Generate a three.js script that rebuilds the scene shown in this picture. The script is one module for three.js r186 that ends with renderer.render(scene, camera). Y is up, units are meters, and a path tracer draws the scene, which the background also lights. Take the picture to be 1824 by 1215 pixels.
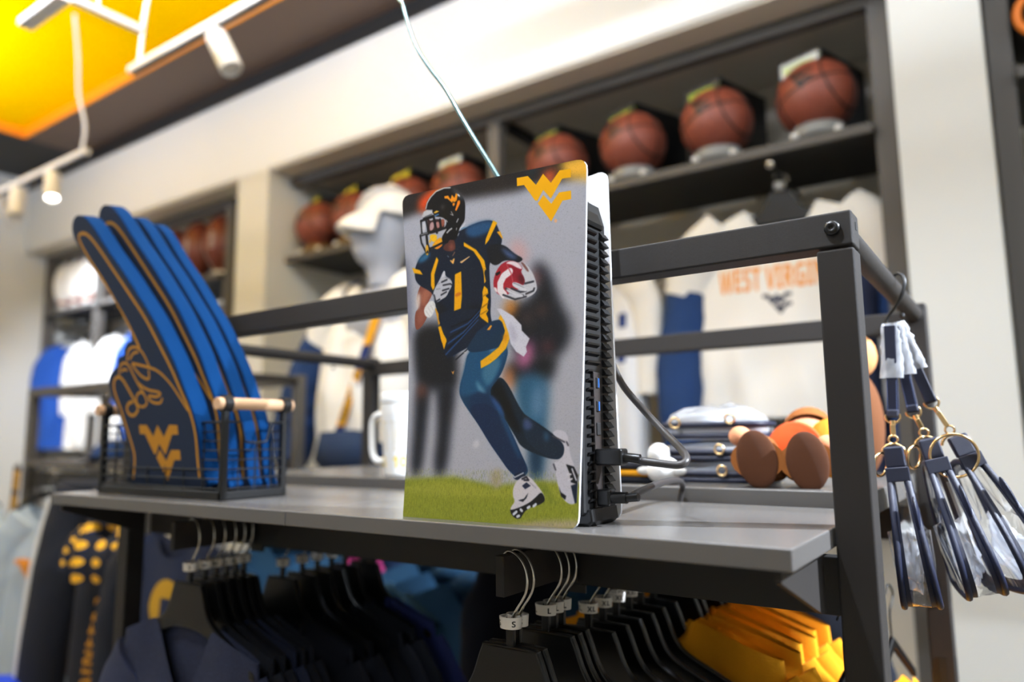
import * as THREE from 'three';
import { RoundedBoxGeometry } from 'three/addons/geometries/RoundedBoxGeometry.js';
import { mergeGeometries } from 'three/addons/utils/BufferGeometryUtils.js';
import { ImprovedNoise } from 'three/addons/math/ImprovedNoise.js';
import { RectAreaLightUniformsLib } from 'three/addons/lights/RectAreaLightUniformsLib.js';

// ---------- camera, lights, exposure ----------
RectAreaLightUniformsLib.init();
const scene = new THREE.Scene();
scene.background = new THREE.Color(0x050505);
const camera = new THREE.PerspectiveCamera(50.13, 1824 / 1215, 0.02, 60);
camera.rotation.order = 'YXZ';
camera.position.set(0, 1.404, 0);
camera.rotation.set(0.13052, 0.60887, -0.01106);
camera.focus = 0.9;
camera.userData.fStop = 1.7;
const renderer = new THREE.WebGLRenderer({ antialias: true });
renderer.toneMapping = THREE.LinearToneMapping;
renderer.toneMappingExposure = 1.58;
renderer.shadowMap.enabled = true;
const UPLIGHT = 102, PANEL = 11, SPOT = 10, WASH = 10;   // unseen up-lighters and ceiling panels, track heads, unseen wall washers

// ---------- helpers ----------
const V = (a) => new THREE.Vector3(...a);
const noise = new ImprovedNoise();
const nz = (x, y, z = 0) => noise.noise(x + 11.3, y + 7.7, z + 3.1);
function rng(seed) { let s = seed >>> 0; return () => { s = (s * 1664525 + 1013904223) >>> 0; return s / 4294967296; }; }
const taken = {};
function numbered(name) {
  const n = taken[name] = (taken[name] ?? -1) + 1;
  return n ? name + '_' + String(n).padStart(3, '0') : name;
}
function shadows(o) { o.castShadow = true; o.receiveShadow = true; return o; }
function tag(o, label, category, group, kind) {
  if (label) o.userData.label = label;
  if (category) o.userData.category = category;
  if (group) o.userData.group = group;
  if (kind) o.userData.kind = kind;
  return o;
}
function thing(name, label, category, at = [0, 0, 0], turn = 0, group) {
  const o = new THREE.Group();
  o.name = numbered(name); o.position.set(...at); o.rotation.y = turn; scene.add(o);
  return tag(o, label, category, group);
}
function part(name, geo, material, parent, label) {
  const list = Array.isArray(geo) ? geo : [geo];
  const g = list.length > 1 ? mergeGeometries(list.map((x) => { const y = x.index ? x.toNonIndexed() : x; for (const k of Object.keys(y.attributes)) if (!['position', 'normal', 'uv'].includes(k)) y.deleteAttribute(k); return y; })) : list[0];
  const m = shadows(new THREE.Mesh(g, material)); m.name = name;
  if (label) m.userData.label = label;
  parent.add(m); return m;
}
function struct(name, geo, material, parent = scene) {
  const m = part(name, geo, material, parent);
  if (parent === scene) m.userData.kind = 'structure';
  return m;
}
function dup(o, label, at, turn) {
  const c = o.clone(); c.name = numbered(o.name.replace(/_\d+$/, '')); scene.add(c);
  if (label) c.userData.label = label;
  if (at) c.position.set(...at);
  if (turn !== undefined) c.rotation.y = turn;
  return c;
}
// geometry: a box given by its low and high corners
function span(x0, x1, y0, y1, z0, z1, r = 0) {
  const w = Math.abs(x1 - x0), h = Math.abs(y1 - y0), d = Math.abs(z1 - z0);
  const g = r ? new RoundedBoxGeometry(w, h, d, 2, Math.min(r, w / 2.01, h / 2.01, d / 2.01)) : new THREE.BoxGeometry(w, h, d);
  return g.translate((x0 + x1) / 2, (y0 + y1) / 2, (z0 + z1) / 2);
}
const box = (w, h, d, at = [0, 0, 0], r = 0) => span(at[0] - w / 2, at[0] + w / 2, at[1] - h / 2, at[1] + h / 2, at[2] - d / 2, at[2] + d / 2, r);
function tube(pts, r, seg = 24, closed = false, radial = 8, tension = 0.5) {
  return new THREE.TubeGeometry(new THREE.CatmullRomCurve3(pts.map(V), closed, 'catmullrom', tension), seg, r, radial, closed);
}
function rod(a, b, r, radial = 14) {
  const p = V(a), q = V(b), d = q.clone().sub(p);
  const g = new THREE.CylinderGeometry(r, r, d.length(), radial);
  g.applyQuaternion(new THREE.Quaternion().setFromUnitVectors(new THREE.Vector3(0, 1, 0), d.clone().normalize()));
  return g.translate((p.x + q.x) / 2, (p.y + q.y) / 2, (p.z + q.z) / 2);
}
const lathe = (prof, seg = 32) => new THREE.LatheGeometry(prof.map(([x, y]) => new THREE.Vector2(x, y)), seg);
function shapeOf(pts, smooth) {
  const s = new THREE.Shape();
  if (smooth) s.setFromPoints(new THREE.CatmullRomCurve3(pts.map(([x, y]) => new THREE.Vector3(x, y, 0)), true, 'catmullrom', 0.5).getPoints(pts.length * 5).map((p) => new THREE.Vector2(p.x, p.y)));
  else s.setFromPoints(pts.map(([x, y]) => new THREE.Vector2(x, y)));
  return s;
}
function prism(pts, depth, bevel = 0, smooth = false, steps = 2) {
  return new THREE.ExtrudeGeometry(shapeOf(pts, smooth), { depth: depth - 2 * bevel, bevelEnabled: bevel > 0, bevelThickness: bevel, bevelSize: bevel, bevelOffset: -bevel, bevelSegments: steps, curveSegments: 8 }).translate(0, 0, bevel - depth / 2);
}
// rings of points joined into one skin
function loft(rings, capA = true, capB = true) {
  const n = rings[0].length, pos = [], uv = [], idx = [];
  rings.forEach((r, j) => { for (let i = 0; i <= n; i++) { pos.push(...r[i % n]); uv.push(i / n, j / (rings.length - 1)); } });
  const w = n + 1;
  for (let j = 0; j < rings.length - 1; j++) for (let i = 0; i < n; i++) { const a = j * w + i, b = a + 1, c = a + w, d = c + 1; idx.push(a, b, d, a, d, c); }
  const cap = (r, flip) => {
    const k = pos.length / 3, m = [0, 1, 2].map((c) => r.reduce((s, p) => s + p[c], 0) / n);
    pos.push(...m); uv.push(0.5, 0.5);
    r.forEach((p) => { pos.push(...p); uv.push(0.5, 0.5); });
    for (let i = 0; i < n; i++) { const a = k + 1 + i, b = k + 1 + (i + 1) % n; flip ? idx.push(k, b, a) : idx.push(k, a, b); }
  };
  if (capA) cap(rings[0], true);
  if (capB) cap(rings[rings.length - 1], false);
  const g = new THREE.BufferGeometry();
  g.setAttribute('position', new THREE.Float32BufferAttribute(pos, 3));
  g.setAttribute('uv', new THREE.Float32BufferAttribute(uv, 2));
  g.setIndex(idx); g.computeVertexNormals();
  return g;
}
// a sleeve, trouser leg or limb: round sections along a path, each with a radius and a flattening
function limb(pts, radii, flat = 1, rows = 18, n = 18, crease = 0, seed = 1) {
  const c = new THREE.CatmullRomCurve3(pts.map(V)), rings = [];
  for (let j = 0; j <= rows; j++) {
    const t = j / rows, p = c.getPoint(t), d = c.getTangent(t), f = t * (radii.length - 1), k = Math.min(Math.floor(f), radii.length - 2);
    const r = radii[k] + (radii[k + 1] - radii[k]) * (f - k);
    const side = new THREE.Vector3(0, 0, 1).cross(d).normalize(), up = d.clone().cross(side).normalize(), ring = [];
    for (let i = 0; i < n; i++) {
      const a = i / n * Math.PI * 2, q = r * (1 + crease * nz(i * 0.6, t * 9, seed * 3.7));
      ring.push(p.clone().addScaledVector(side, Math.cos(a) * q).addScaledVector(up, Math.sin(a) * q * flat).toArray());
    }
    rings.push(ring);
  }
  return loft(rings);
}
// the trunk of a hanging garment: hem at y = -h, shoulder line near y = 0, an opening at the neck
function trunk({ w0 = 0.25, w1 = 0.23, h = 0.68, d = 0.05, neck = 0.08, front = 0.09, back = 0.02, vee = false, slope = 0.06, fold = 0.012, seed = 1, n = 96, rows = 26, thick = 0.009 }) {
  const rings = [];
  for (let j = 0; j <= rows; j++) {
    const t = j / rows, ring = [];
    for (let i = 0; i < n; i++) {
      const a = i / n * Math.PI * 2 - Math.PI, c = Math.cos(a), s = Math.sin(a);
      const w = w0 + (w1 - w0) * Math.pow(t, 0.8) + 0.012 * Math.sin(t * 3.1);
      const x = w * Math.sign(c) * Math.pow(Math.abs(c), 0.75);
      let top = -slope * Math.pow(Math.min(1, Math.abs(x) / w1), 1.2);
      if (Math.abs(x) < neck) { const q = Math.abs(x) / neck; top = -slope * neck / w1 - (s > 0 ? front : back) * (vee && s > 0 ? 1 - q : Math.sqrt(Math.max(0, 1 - q * q))); }
      const y = -h + t * (top + h);
      let z = Math.max(d * (1 - 0.78 * Math.pow(t, 3)), thick) * Math.sign(s) * Math.pow(Math.abs(s), 0.6);
      z += fold * (1 - 0.6 * t) * (Math.sin(x * 38 + seed * 2.1 + t * 1.5) * 0.6 + nz(x * 14, y * 5, seed) * 1.6) * Math.abs(s);
      ring.push([x, y, z]);
    }
    rings.push(ring);
  }
  const g = loft(rings, false, false), p = g.attributes.position, uv = g.attributes.uv;
  for (let k = 0; k < p.count; k++) { const u = (p.getX(k) / (2 * w0) + 0.5) * 0.48 + 0.01, f = k % (n + 1); uv.setXY(k, f >= n / 2 && f < n ? u : 1 - u, p.getY(k) / h + 1); }
  return g;
}
const WV_W = [[0, 0], [.209, 0], [.357, .206], [.493, 0], [.63, .212], [.795, -.005], [1, 0], [1, .163], [.843, .17], [.626, .534], [.49, .334], [.378, .532], [.336, .526], [.137, .168], [0, .167]];
const WV_V = [[.384, .589], [.493, .434], [.632, .642], [.783, .438], [1, .435], [1, .612], [.843, .615], [.626, 1]];
// the two interlocked letters of the emblem, in a box of w by 0.78 w
function emblem(ctx, x, y, w, colour) {
  ctx.fillStyle = colour;
  for (const l of [WV_W, WV_V]) { ctx.beginPath(); l.forEach(([a, b], i) => (i ? ctx.lineTo : ctx.moveTo).call(ctx, x + a * w, y + b * w * 0.8)); ctx.closePath(); ctx.fill(); }
}
function canvas(w, h, draw, repeat) {
  const c = document.createElement('canvas'); c.width = w; c.height = h;
  const ctx = c.getContext('2d'); draw(ctx, w, h);
  const t = new THREE.CanvasTexture(c); t.colorSpace = THREE.SRGBColorSpace;
  if (repeat) { t.wrapS = t.wrapT = THREE.RepeatWrapping; t.repeat.set(...repeat); }
  return t;
}
// fine and coarse grain as a grey map, for bump and roughness
function grain(size, fine, coarse, seed, lo = 90, hi = 165) {
  const d = new Uint8Array(size * size * 4), r = rng(seed);
  for (let i = 0; i < size * size; i++) {
    const x = i % size, y = i / size | 0, c = nz(x / coarse, y / coarse, seed);
    const v = lo + (hi - lo) * Math.min(1, Math.max(0, 0.5 + (r() - 0.5) * fine + c * 0.5));
    d[i * 4] = d[i * 4 + 1] = d[i * 4 + 2] = v; d[i * 4 + 3] = 255;
  }
  const t = new THREE.DataTexture(d, size, size); t.magFilter = THREE.LinearFilter; t.wrapS = t.wrapT = THREE.RepeatWrapping; t.needsUpdate = true;
  return t;
}
const tex = { powder: grain(256, 1, 9, 3), cloth: grain(256, 1, 5, 5), foam: grain(256, 0.9, 3, 8), paint: grain(256, 0.5, 40, 12) };
const rep = (t, a, b = a) => { const c = t.clone(); c.repeat.set(a, b); c.needsUpdate = true; return c; };
const std = (color, roughness, extra = {}) => new THREE.MeshStandardMaterial({ color, roughness, ...extra });
const phys = (color, roughness, extra = {}) => new THREE.MeshPhysicalMaterial({ color, roughness, side: THREE.DoubleSide, ...extra });
const cloth = (color, extra = {}) => std(color, 0.92, { side: THREE.DoubleSide, bumpMap: rep(tex.cloth, 3, 4), bumpScale: 0.0012, ...extra });
const M = {
  wall: std(0xd8d8d3, 0.85, { bumpMap: rep(tex.paint, 2), bumpScale: 0.0006 }),
  niche: std(0xd6cebf, 0.9),
  soffit: std(0x594538, 0.5),
  yellow: new THREE.MeshPhysicalMaterial({ color: 0xffc400, roughness: 1, specularIntensity: 0 }),
  black: std(0x141414, 0.6),
  metal: new THREE.MeshPhysicalMaterial({ color: 0x312e2c, roughness: 0.55, specularIntensity: 0.5, bumpMap: rep(tex.powder, 6), bumpScale: 0.0004 }),
  metalFar: std(0x57534f, 0.55),
  metalDark: std(0x1d1c1b, 0.6),
  shelf: std(0x63605d, 0.26, { bumpMap: rep(tex.powder, 8), bumpScale: 0.00025 }),
  white: std(0xefefec, 0.5),
  fixture: std(0xd9d7d2, 0.5),
  chrome: std(0xd8d4cc, 0.18, { metalness: 1 }),
  gold: std(0xf0cf9a, 0.16, { metalness: 1 }),
  blackPlastic: std(0x0c0c0d, 0.32),
  blackWire: std(0x0b0b0b, 0.45),
  navyCloth: cloth(0x1b2440), navyDark: cloth(0x0d1220), tealNavy: cloth(0x1b4666), royal: cloth(0x1c4fa8), navySleeve: cloth(0x1a3a6b),
  whiteCloth: cloth(0xefede8), greyCloth: cloth(0x8f8b87), paleGrey: cloth(0xa9b6c0), yellowCloth: cloth(0xf7a80c), purple: cloth(0xa02a6a),
  wood: std(0xd9ae86, 0.55),
  navyLeather: std(0x151b33, 0.42, { bumpMap: rep(tex.cloth, 2), bumpScale: 0.0004 }),
  clear: phys(0xffffff, 0.05, { transmission: 1, thickness: 0, ior: 1.5 }),
  sleeve: phys(0xf4f6fa, 0.28, { transmission: 0.75, thickness: 0, ior: 1.4 }),
};
// ---------- the room ----------
const CEIL = 3.47, WZ = -2.4, NZ = -3.05, NTOP = 2.885;
const LEFT = -6.34, RIGHT = 3.6, FRONT = 3.8;
struct('floor', span(LEFT - 0.8, RIGHT + 0.2, -0.12, 0, NZ - 0.2, FRONT + 0.2), std(0x8c8478, 0.5));
struct('wall_back', [
  span(LEFT - 0.8, RIGHT + 0.2, NTOP, CEIL + 0.3, NZ - 0.15, WZ),
  span(-3.564, -3.29, 0, NTOP, NZ, WZ), span(-0.243, -0.007, 0, NTOP, NZ, WZ), span(2.9, RIGHT + 0.2, 0, NTOP, NZ, WZ),
], M.wall);
struct('wall_niche', [span(LEFT - 0.8, RIGHT + 0.2, 0, NTOP, NZ - 0.15, NZ),
  span(LEFT, -3.566, NTOP - 0.012, NTOP + 0.002, NZ, WZ - 0.012), span(-3.288, -0.245, NTOP - 0.012, NTOP + 0.002, NZ, WZ - 0.012), span(-0.005, 2.9, NTOP - 0.012, NTOP + 0.002, NZ, WZ - 0.012)], M.niche);
struct('wall_left', [span(LEFT - 0.8, LEFT, 0, NTOP, NZ, -2.36), span(LEFT - 0.8, LEFT, NTOP, CEIL + 0.3, WZ, FRONT), span(LEFT - 0.8, LEFT, 0, NTOP, -2.36, -2.12), span(LEFT - 0.8, LEFT, 0, NTOP, -0.2, FRONT), span(LEFT - 0.8, LEFT - 0.65, 0, NTOP, -2.36, 0)], M.wall);
struct('wall_right', span(RIGHT, RIGHT + 0.2, 0, CEIL + 0.3, NZ, FRONT), M.wall);
struct('wall_front', span(LEFT - 0.8, RIGHT + 0.2, 0, CEIL + 0.3, FRONT, FRONT + 0.2), M.wall);
// a dark ceiling border round a shallow recess painted yellow
const RX0 = -5.46, RX1 = 2.6, RZ0 = -2.02, RZ1 = 3.0;
struct('ceiling', [
  span(RX0, RIGHT + 0.1, CEIL, CEIL + 0.2, WZ - 0.02, RZ0), span(LEFT - 0.1, RIGHT + 0.1, CEIL, CEIL + 0.2, RZ1, FRONT + 0.05),
  span(RX1, RIGHT + 0.1, CEIL, CEIL + 0.2, RZ0, RZ1),
], M.soffit);
struct('ceiling_border', [span(LEFT - 0.1, RX0, CEIL, CEIL + 0.2, WZ - 0.02, RZ1)], M.metalDark);
struct('ceiling_recess', span(RX0 - 0.05, RX1 + 0.05, CEIL + 0.06, CEIL + 0.2, RZ0 - 0.05, RZ1 + 0.05), M.yellow);
struct('trim_1', [span(RX0, RX1, CEIL + 0.002, CEIL + 0.06, RZ0, RZ0 + 0.012), span(RX0, RX1, CEIL + 0.002, CEIL + 0.06, RZ1 - 0.012, RZ1), span(RX0, RX0 + 0.012, CEIL + 0.002, CEIL + 0.06, RZ0, RZ1), span(RX1 - 0.012, RX1, CEIL + 0.002, CEIL + 0.06, RZ0, RZ1)], std(0xff9c00, 0.7));
struct('trim_2', span(LEFT, RIGHT, CEIL - 0.085, CEIL, WZ, WZ + 0.012), M.black);

// ---------- lamps ----------
const glow = (c, k) => std(0xffffff, 0.4, { emissive: new THREE.Color(c), emissiveIntensity: k });
const lampWhite = glow(0xfff3e2, 3);
function areaLight(w, h, at, look, power, colour = 0xd9ecff) {
  const l = new THREE.RectAreaLight(colour, power, w, h);
  l.position.set(...at); l.lookAt(...look); scene.add(l); return l;
}
// ceiling panels out of view, placed to light the shelf, wall and goods
[[-1.2, -0.9, 1.1], [0.7, -0.9, 0.9], [-2.6, 0.4, 0.7], [0.2, 1.8, 0.68], [-4.4, 0.3, 1.5], [2.5, -1.0, 1.5]].forEach(([x, z, k], i) => {
  const t = thing('unseen_ceiling_light', ['unseen ceiling light panel right above the console shelf, lighting it and the wall', 'unseen ceiling light panel above the clear bags, lighting the shelf tops and wall', 'unseen ceiling light panel left of the camera, part of the overhead light', 'unseen ceiling light panel behind the camera, placed to brighten the console front', 'unseen ceiling light panel over the second gondola, placed to whiten the left wall', 'unseen ceiling light panel far to the right, placed to light the yellow tees'][i], 'ceiling light', [x, CEIL - 0.06, z], 0, 'unseen ceiling light panels');
  part('housing', box(1.3, 0.05, 0.5, [0, 0.02, 0], 0.01), M.fixture, t);
  part('diffuser', box(1.24, 0.012, 0.44, [0, -0.008, 0]), lampWhite, t);
  for (const s of [-0.5, 0.5]) part('hanger_rod', rod([s, 0.04, 0], [s, 0.12, 0], 0.006), M.fixture, t);
  areaLight(1.24, 0.44, [x, CEIL - 0.08, z], [x, 0, z - 0.01], PANEL * k);
});
// unseen slim up-lighters, placed to brighten the yellow recess
[[-4.6, -0.8], [-2.1, -0.7]].forEach(([x, z], i) => {
  const t = thing('unseen_uplight', ['unseen up-light bar placed to brighten the far end of the yellow ceiling', 'unseen up-light bar left of the camera, placed to brighten the yellow ceiling'][i], 'light', [x, 2.9, z], 0, 'unseen up-light bars');
  part('housing', box(1.5, 0.04, 0.13, [0, 0, 0], 0.008), M.fixture, t);
  part('diffuser', box(1.46, 0.008, 0.11, [0, 0.022, 0]), lampWhite, t);
  for (const s of [-0.6, 0.6]) part('suspension_wire', rod([s, 0.02, 0], [s, 0.63, 0], 0.003), M.fixture, t);
  areaLight(1.46, 0.11, [x, 2.932, z], [x, 4, z - 0.5], UPLIGHT * (i ? 1.25 : 0.62), 0xdfe9ff);
});
// unseen wall washers in line with the track, placed to brighten the back wall
[[-0.75, 1], [1.35, 0.7]].forEach(([x, k], i) => {
  const t = thing('unseen_wall_washer', ['unseen wall-washing light in line with the track, brightening the back wall', 'unseen wall-washing light further right, brightening the back wall'][i], 'light', [x, 2.98, -1.5], 0, 'unseen wall washers');
  part('housing', box(1.9, 0.07, 0.06, [0, 0.02, 0.02], 0.008), M.fixture, t);
  part('diffuser', box(1.86, 0.05, 0.006, [0, 0.015, -0.014]), lampWhite, t);
  for (const s of [-0.8, 0.8]) part('suspension_wire', rod([s, 0.05, 0.02], [s, 0.55, 0.02], 0.003), M.fixture, t);
  areaLight(1.86, 0.06, [x, 2.99, -1.525], [x, 1.75, -2.4], WASH * k);
});
// suspended track with can-shaped heads; local x runs along the wall
function spotHead(t, x, aim, lit, power = SPOT, cone = 1.0) {
  const d = V(aim).normalize(), at = new THREE.Vector3(x, -0.03, 0), q = new THREE.Quaternion().setFromUnitVectors(new THREE.Vector3(0, -1, 0), d);
  const body = lathe([[0, 0.06], [0.036, 0.058], [0.04, 0.05], [0.04, -0.105], [0.037, -0.11], [0.032, -0.108], [0.03, -0.085], [0, -0.083]], 24);
  const c = at.clone().addScaledVector(d, 0.07);
  body.applyQuaternion(q).translate(c.x, c.y, c.z);
  const h = part('spotlight_head', [body, rod([x, 0, 0], [x, -0.06, 0], 0.012)], M.fixture, t);
  const lens = new THREE.CircleGeometry(0.03, 20).rotateX(Math.PI / 2).translate(0, -0.098, 0).applyQuaternion(q).translate(c.x, c.y, c.z);
  part('lens', lens, lit ? glow(0xfff6ea, 9) : M.fixture, h);
  if (!lit) return;
  const s = new THREE.SpotLight(0xe6f0ff, power, 0, cone, cone < 1 ? 0.6 : 1, 2), p = new THREE.Vector3().copy(c).addScaledVector(d, 0.115).add(t.position);
  s.position.copy(p); s.target.position.copy(p).addScaledVector(d, 1); s.castShadow = true; s.shadow.radius = 1.5;
  scene.add(s, s.target);
}
function track(label, at, length, wires, heads) {
  const t = thing('track_light', label, 'track light', at);
  part('rail', [box(length, 0.03, heads.length ? 0.036 : 0.05, [length / 2, 0, 0], 0.004)], heads.length ? M.fixture : M.white, t);
  if (heads.length) part('rail_slot', box(length - 0.02, 0.006, 0.014, [length / 2, -0.015, 0]), M.black, t);
  for (const w of wires) part('suspension_cable', tube(w, 0.008, 20), M.white, t);
  for (const [x, aim, lit, power, cone] of heads) spotHead(t, x, aim, lit, power, cone);
  return t;
}
track('long white track light nearest the wall top, one can head hanging down', [-2.87, 2.9, -1.42], 2.6, [[[0.06, 0.01, 0], [0.1, 0.2, 0.01], [0.17, 0.4, 0.02], [0.24, 0.62, 0.02]], [[1.9, 0.01, 0], [1.9, 0.62, 0]]],
  [[0.58, [0.5, -1, -0.15], false]]);
track('short white track light at the corner of the yellow ceiling, three heads', [-5.0, 2.9, -1.72], 1.12, [[[1.06, 0.01, 0], [1.1, 0.14, 0.01], [1.1, 0.3, 0.05], [1.18, 0.45, 0.1], [1.266, 0.63, 0.167]]],
  [[0.74, [0.3, -0.8, 0.1], true, SPOT * 0.25], [0.3, [0.25, -1, 0.1], false], [-0.02, [-0.2, -0.7, -0.75], true, SPOT]]);
track('white track light crossing the yellow ceiling at the top left', [-2.84, 2.9, -1.02], 0.3, [[[0.3, 0.01, 0], [0.3, 0.62, 0]]], []);
{
  const t = thing('track_connector', 'thin white bar crossing under the yellow ceiling at the top left', 'track light', [-2.57, 2.9, -1.03]);
  part('rail', box(0.026, 0.026, 0.24, [0.03, 0, -0.138], 0.004), M.fixture, t);
  part('suspension_wire', rod([0.03, 0.01, -0.1], [0.03, 0.62, -0.1], 0.004), M.white, t);
}
track('unseen track light above the console, lighting its shelf from overhead', [-1.9, 2.95, -0.25], 2.4, [[[0.3, 0.01, 0], [0.3, 0.57, 0]], [[2.1, 0.01, 0], [2.1, 0.57, 0]]],
  [[1.35, [0, -1, -0.42], true, SPOT * 0.5]]);  // spot out of view, placed to light the shelf and cables from above
track('unseen track light far to the right, placed to light the yellow tees and clear bags', [1.2, 2.92, -1.5], 1.2, [[[0.3, 0.01, 0], [0.3, 0.6, 0]], [[0.9, 0.01, 0], [0.9, 0.6, 0]]],
  [[0.6, [-2.1, -1.85, 0.2], true, SPOT * 5.5, 0.42]]);  // unseen spot, placed to brighten the yellow tees under the shelf end
// ---------- racks inside the wall niches ----------
function wallRack(label, xs, zf = -2.55, low = 0) {
  const t = thing('wall_rack', label, 'shelving rack');
  for (const x of xs) {
    part('upright', span(x - 0.032, x + 0.032, low, 2.875, zf - 0.06, zf, 0.004), M.metalFar, t);
    part('upright', span(x - 0.025, x + 0.025, low, 2.875, -3.04, -3.0, 0.004), M.metalFar, t);
    part('side_bar', span(x - 0.02, x + 0.02, 2.82, 2.86, -3.0, zf - 0.06), M.metalDark, t);
  }
  for (let i = 1; i < xs.length; i++) part('top_bar', span(xs[i - 1] + 0.032, xs[i] - 0.032, 2.82, 2.872, zf - 0.05, zf, 0.004), M.metalFar, t);
  return t;
}
wallRack('dark metal wall rack behind the console, with the basketballs on its shelves', [-3.43, -1.87, -0.29]);
wallRack('dark metal wall rack in the far left niche, with footballs and hanging tops', [-6.28, -5.47, -3.87]);
wallRack('dark metal wall rack at the right edge, beyond the white pillar', [0.031, 1.6]);
function wallShelf(label, x0, x1, y = 2.385) {
  const t = thing('wall_shelf', label, 'shelf', [(x0 + x1) / 2, y, 0]);
  const w = (x1 - x0) / 2;
  part('board', span(-w, w, -0.006, 0.02, -2.99, -2.535, 0.003), M.metalDark, t);
  part('front_lip', span(-w, w, -0.012, 0.022, -2.534, -2.522, 0.003), M.metalFar, t);  // paler metal paints the light that the front edge catches
}
wallShelf('dark wall shelf under the four right-hand basketballs', -1.836, -0.324);
wallShelf('dark wall shelf under the basketballs beside the white cap', -3.396, -1.904);
wallShelf('dark wall shelf under the brown and white footballs beside the foam fingers', -5.436, -3.904);
wallShelf('dark wall shelf under the pale footballs at the far left edge', -6.245, -5.504);
wallShelf('dark wall shelf at the upper right edge beyond the pillar', 0.066, 1.566, 2.45);

// basketballs, each in a black open carton
const ballSkin = canvas(512, 256, (c, w, h) => {
  c.fillStyle = '#84412f'; c.fillRect(0, 0, w, h);
  const r = rng(4); for (let i = 0; i < 9000; i++) { c.fillStyle = r() > 0.5 ? 'rgba(60,20,10,.22)' : 'rgba(220,130,90,.16)'; c.fillRect(r() * w, r() * h, 2, 2); }
  emblem(c, 222, 84, 62, '#1d1716');
});
const ballBump = rep(tex.foam, 6, 3);
const cartonPrint = (bg, words) => canvas(256, 64, (c, w, h) => {
  c.fillStyle = '#191a1a'; c.fillRect(0, 0, w, h); if (bg) { c.fillStyle = bg; c.fillRect(10, 8, 236, 48); }
  c.fillStyle = words; c.font = 'bold 34px sans-serif'; c.textAlign = 'center'; c.fillText('BASKETBALL', w / 2, 44, 220);
});
const carton = [[null, '#c8e02a'], ['#d8c41c', '#6d6410'], ['#c9ccc6', '#b9d23a']].map(([a, b]) => std(0xffffff, 0.5, { map: cartonPrint(a, b) }));  // the last, greyish ground paints glare on the header
const ballMat = std(0xffffff, 0.42, { map: ballSkin, bumpMap: ballBump, bumpScale: 0.0015 });
const seamMat = std(0x140d0a, 0.7);
function seamRings(r) {
  const g = [new THREE.TorusGeometry(r, 0.0032, 6, 48), new THREE.TorusGeometry(r, 0.0032, 6, 48).rotateX(Math.PI / 2)];
  for (const s of [-1, 1]) g.push(new THREE.TorusGeometry(r * 0.79, 0.0032, 6, 40).rotateY(Math.PI / 2).translate(s * r * 0.62, 0, 0));
  return g.map((x) => x.rotateZ(0.3).rotateY(-0.35));
}
function basketball(label, x, print, turn, kind) {
  const r = 0.135, t = thing('basketball', label, 'basketball', [x, 2.407, -2.63], turn, 'basketballs on the wall shelves');
  const b = part('ball', new THREE.SphereGeometry(r, 40, 28).rotateY(-Math.PI / 2 - 0.3).translate(0, 0.035 + r, 0), ballMat, t);
  part('seam', seamRings(r).map((g) => g.translate(0, 0.035 + r, 0)), seamMat, b);
  const cut = (x) => {                 // a carton side with a round cut-out for the ball
    const q = Math.sqrt(r * r - x * x) + 0.004, c = [[-0.28, 0], [-0.28, 0.335], [0.02, 0.335], [0.02, 0.31]];
    for (let i = 0; i <= 14; i++) { const a = 1.35 + i / 14 * (4.95 - 1.35); c.push([Math.cos(a) * q, Math.max(0.002, 0.035 + r + Math.sin(a) * q)]); }
    return prism(c, 0.006).rotateY(-Math.PI / 2).translate(x, 0, 0);
  };
  const k = part('carton', [cut(-0.118), cut(0.035), span(-0.115, 0.032, 0.002, 0.335, -0.284, -0.278), span(-0.121, 0.038, 0.335, 0.341, -0.284, 0.02)].map((g) => g.rotateY(-0.42)), M.blackPlastic, t);
  part('printed_header', span(-0.121, 0.038, 0.272, 0.341, 0.02, 0.026).rotateY(-0.42), carton[print], k);
  if (kind) part('holder', [lathe([[0, 0.001], [0.09, 0.001], [0.095, 0.03], [0.085, 0.058], [0.07, 0.05], [0, 0.04]], 28), span(-0.09, 0.09, 0.001, 0.06, -0.2, -0.05)], std(0x8b8d8c, 0.4), t);
  else part('holder', [lathe([[0, 0.001], [0.08, 0.001], [0.09, 0.03], [0.075, 0.052], [0, 0.04]], 24)], std(0x7d6238, 0.5), t);
  const l = t.children[t.children.length - 1];
  for (const s of [-1, 1]) part('highlight_stud', new THREE.SphereGeometry(0.014, 12, 8).translate(s * 0.07, 0.018, 0.075), M.white, l);  // white paints the highlight on each holder stud
}
basketball('rightmost basketball with a dark emblem, in a carton with a header painted pale for glare', -0.51, 2, 0.1, true);
basketball('second basketball from the right with a bright window-shaped highlight', -0.87, 0, 0.12, true);
basketball('basketball third from the right, dark emblem facing out', -1.22, 0, 0.05, true);
basketball('basketball just above the console logo, fourth from the right', -1.58, 0, 0.1, true);
basketball('basketball in a pale carton just left of the rack upright', -2.13, 2, 0.3, false);
basketball('basketball in a yellow-headed carton above the white cap brim', -2.46, 1, 0.2, false);
basketball('basketball half hidden behind the white cap', -2.84, 1, 0.1, false);
basketball('leftmost basketball in a yellow-headed carton beside the white column', -3.13, 1, 0.05, false);

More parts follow.
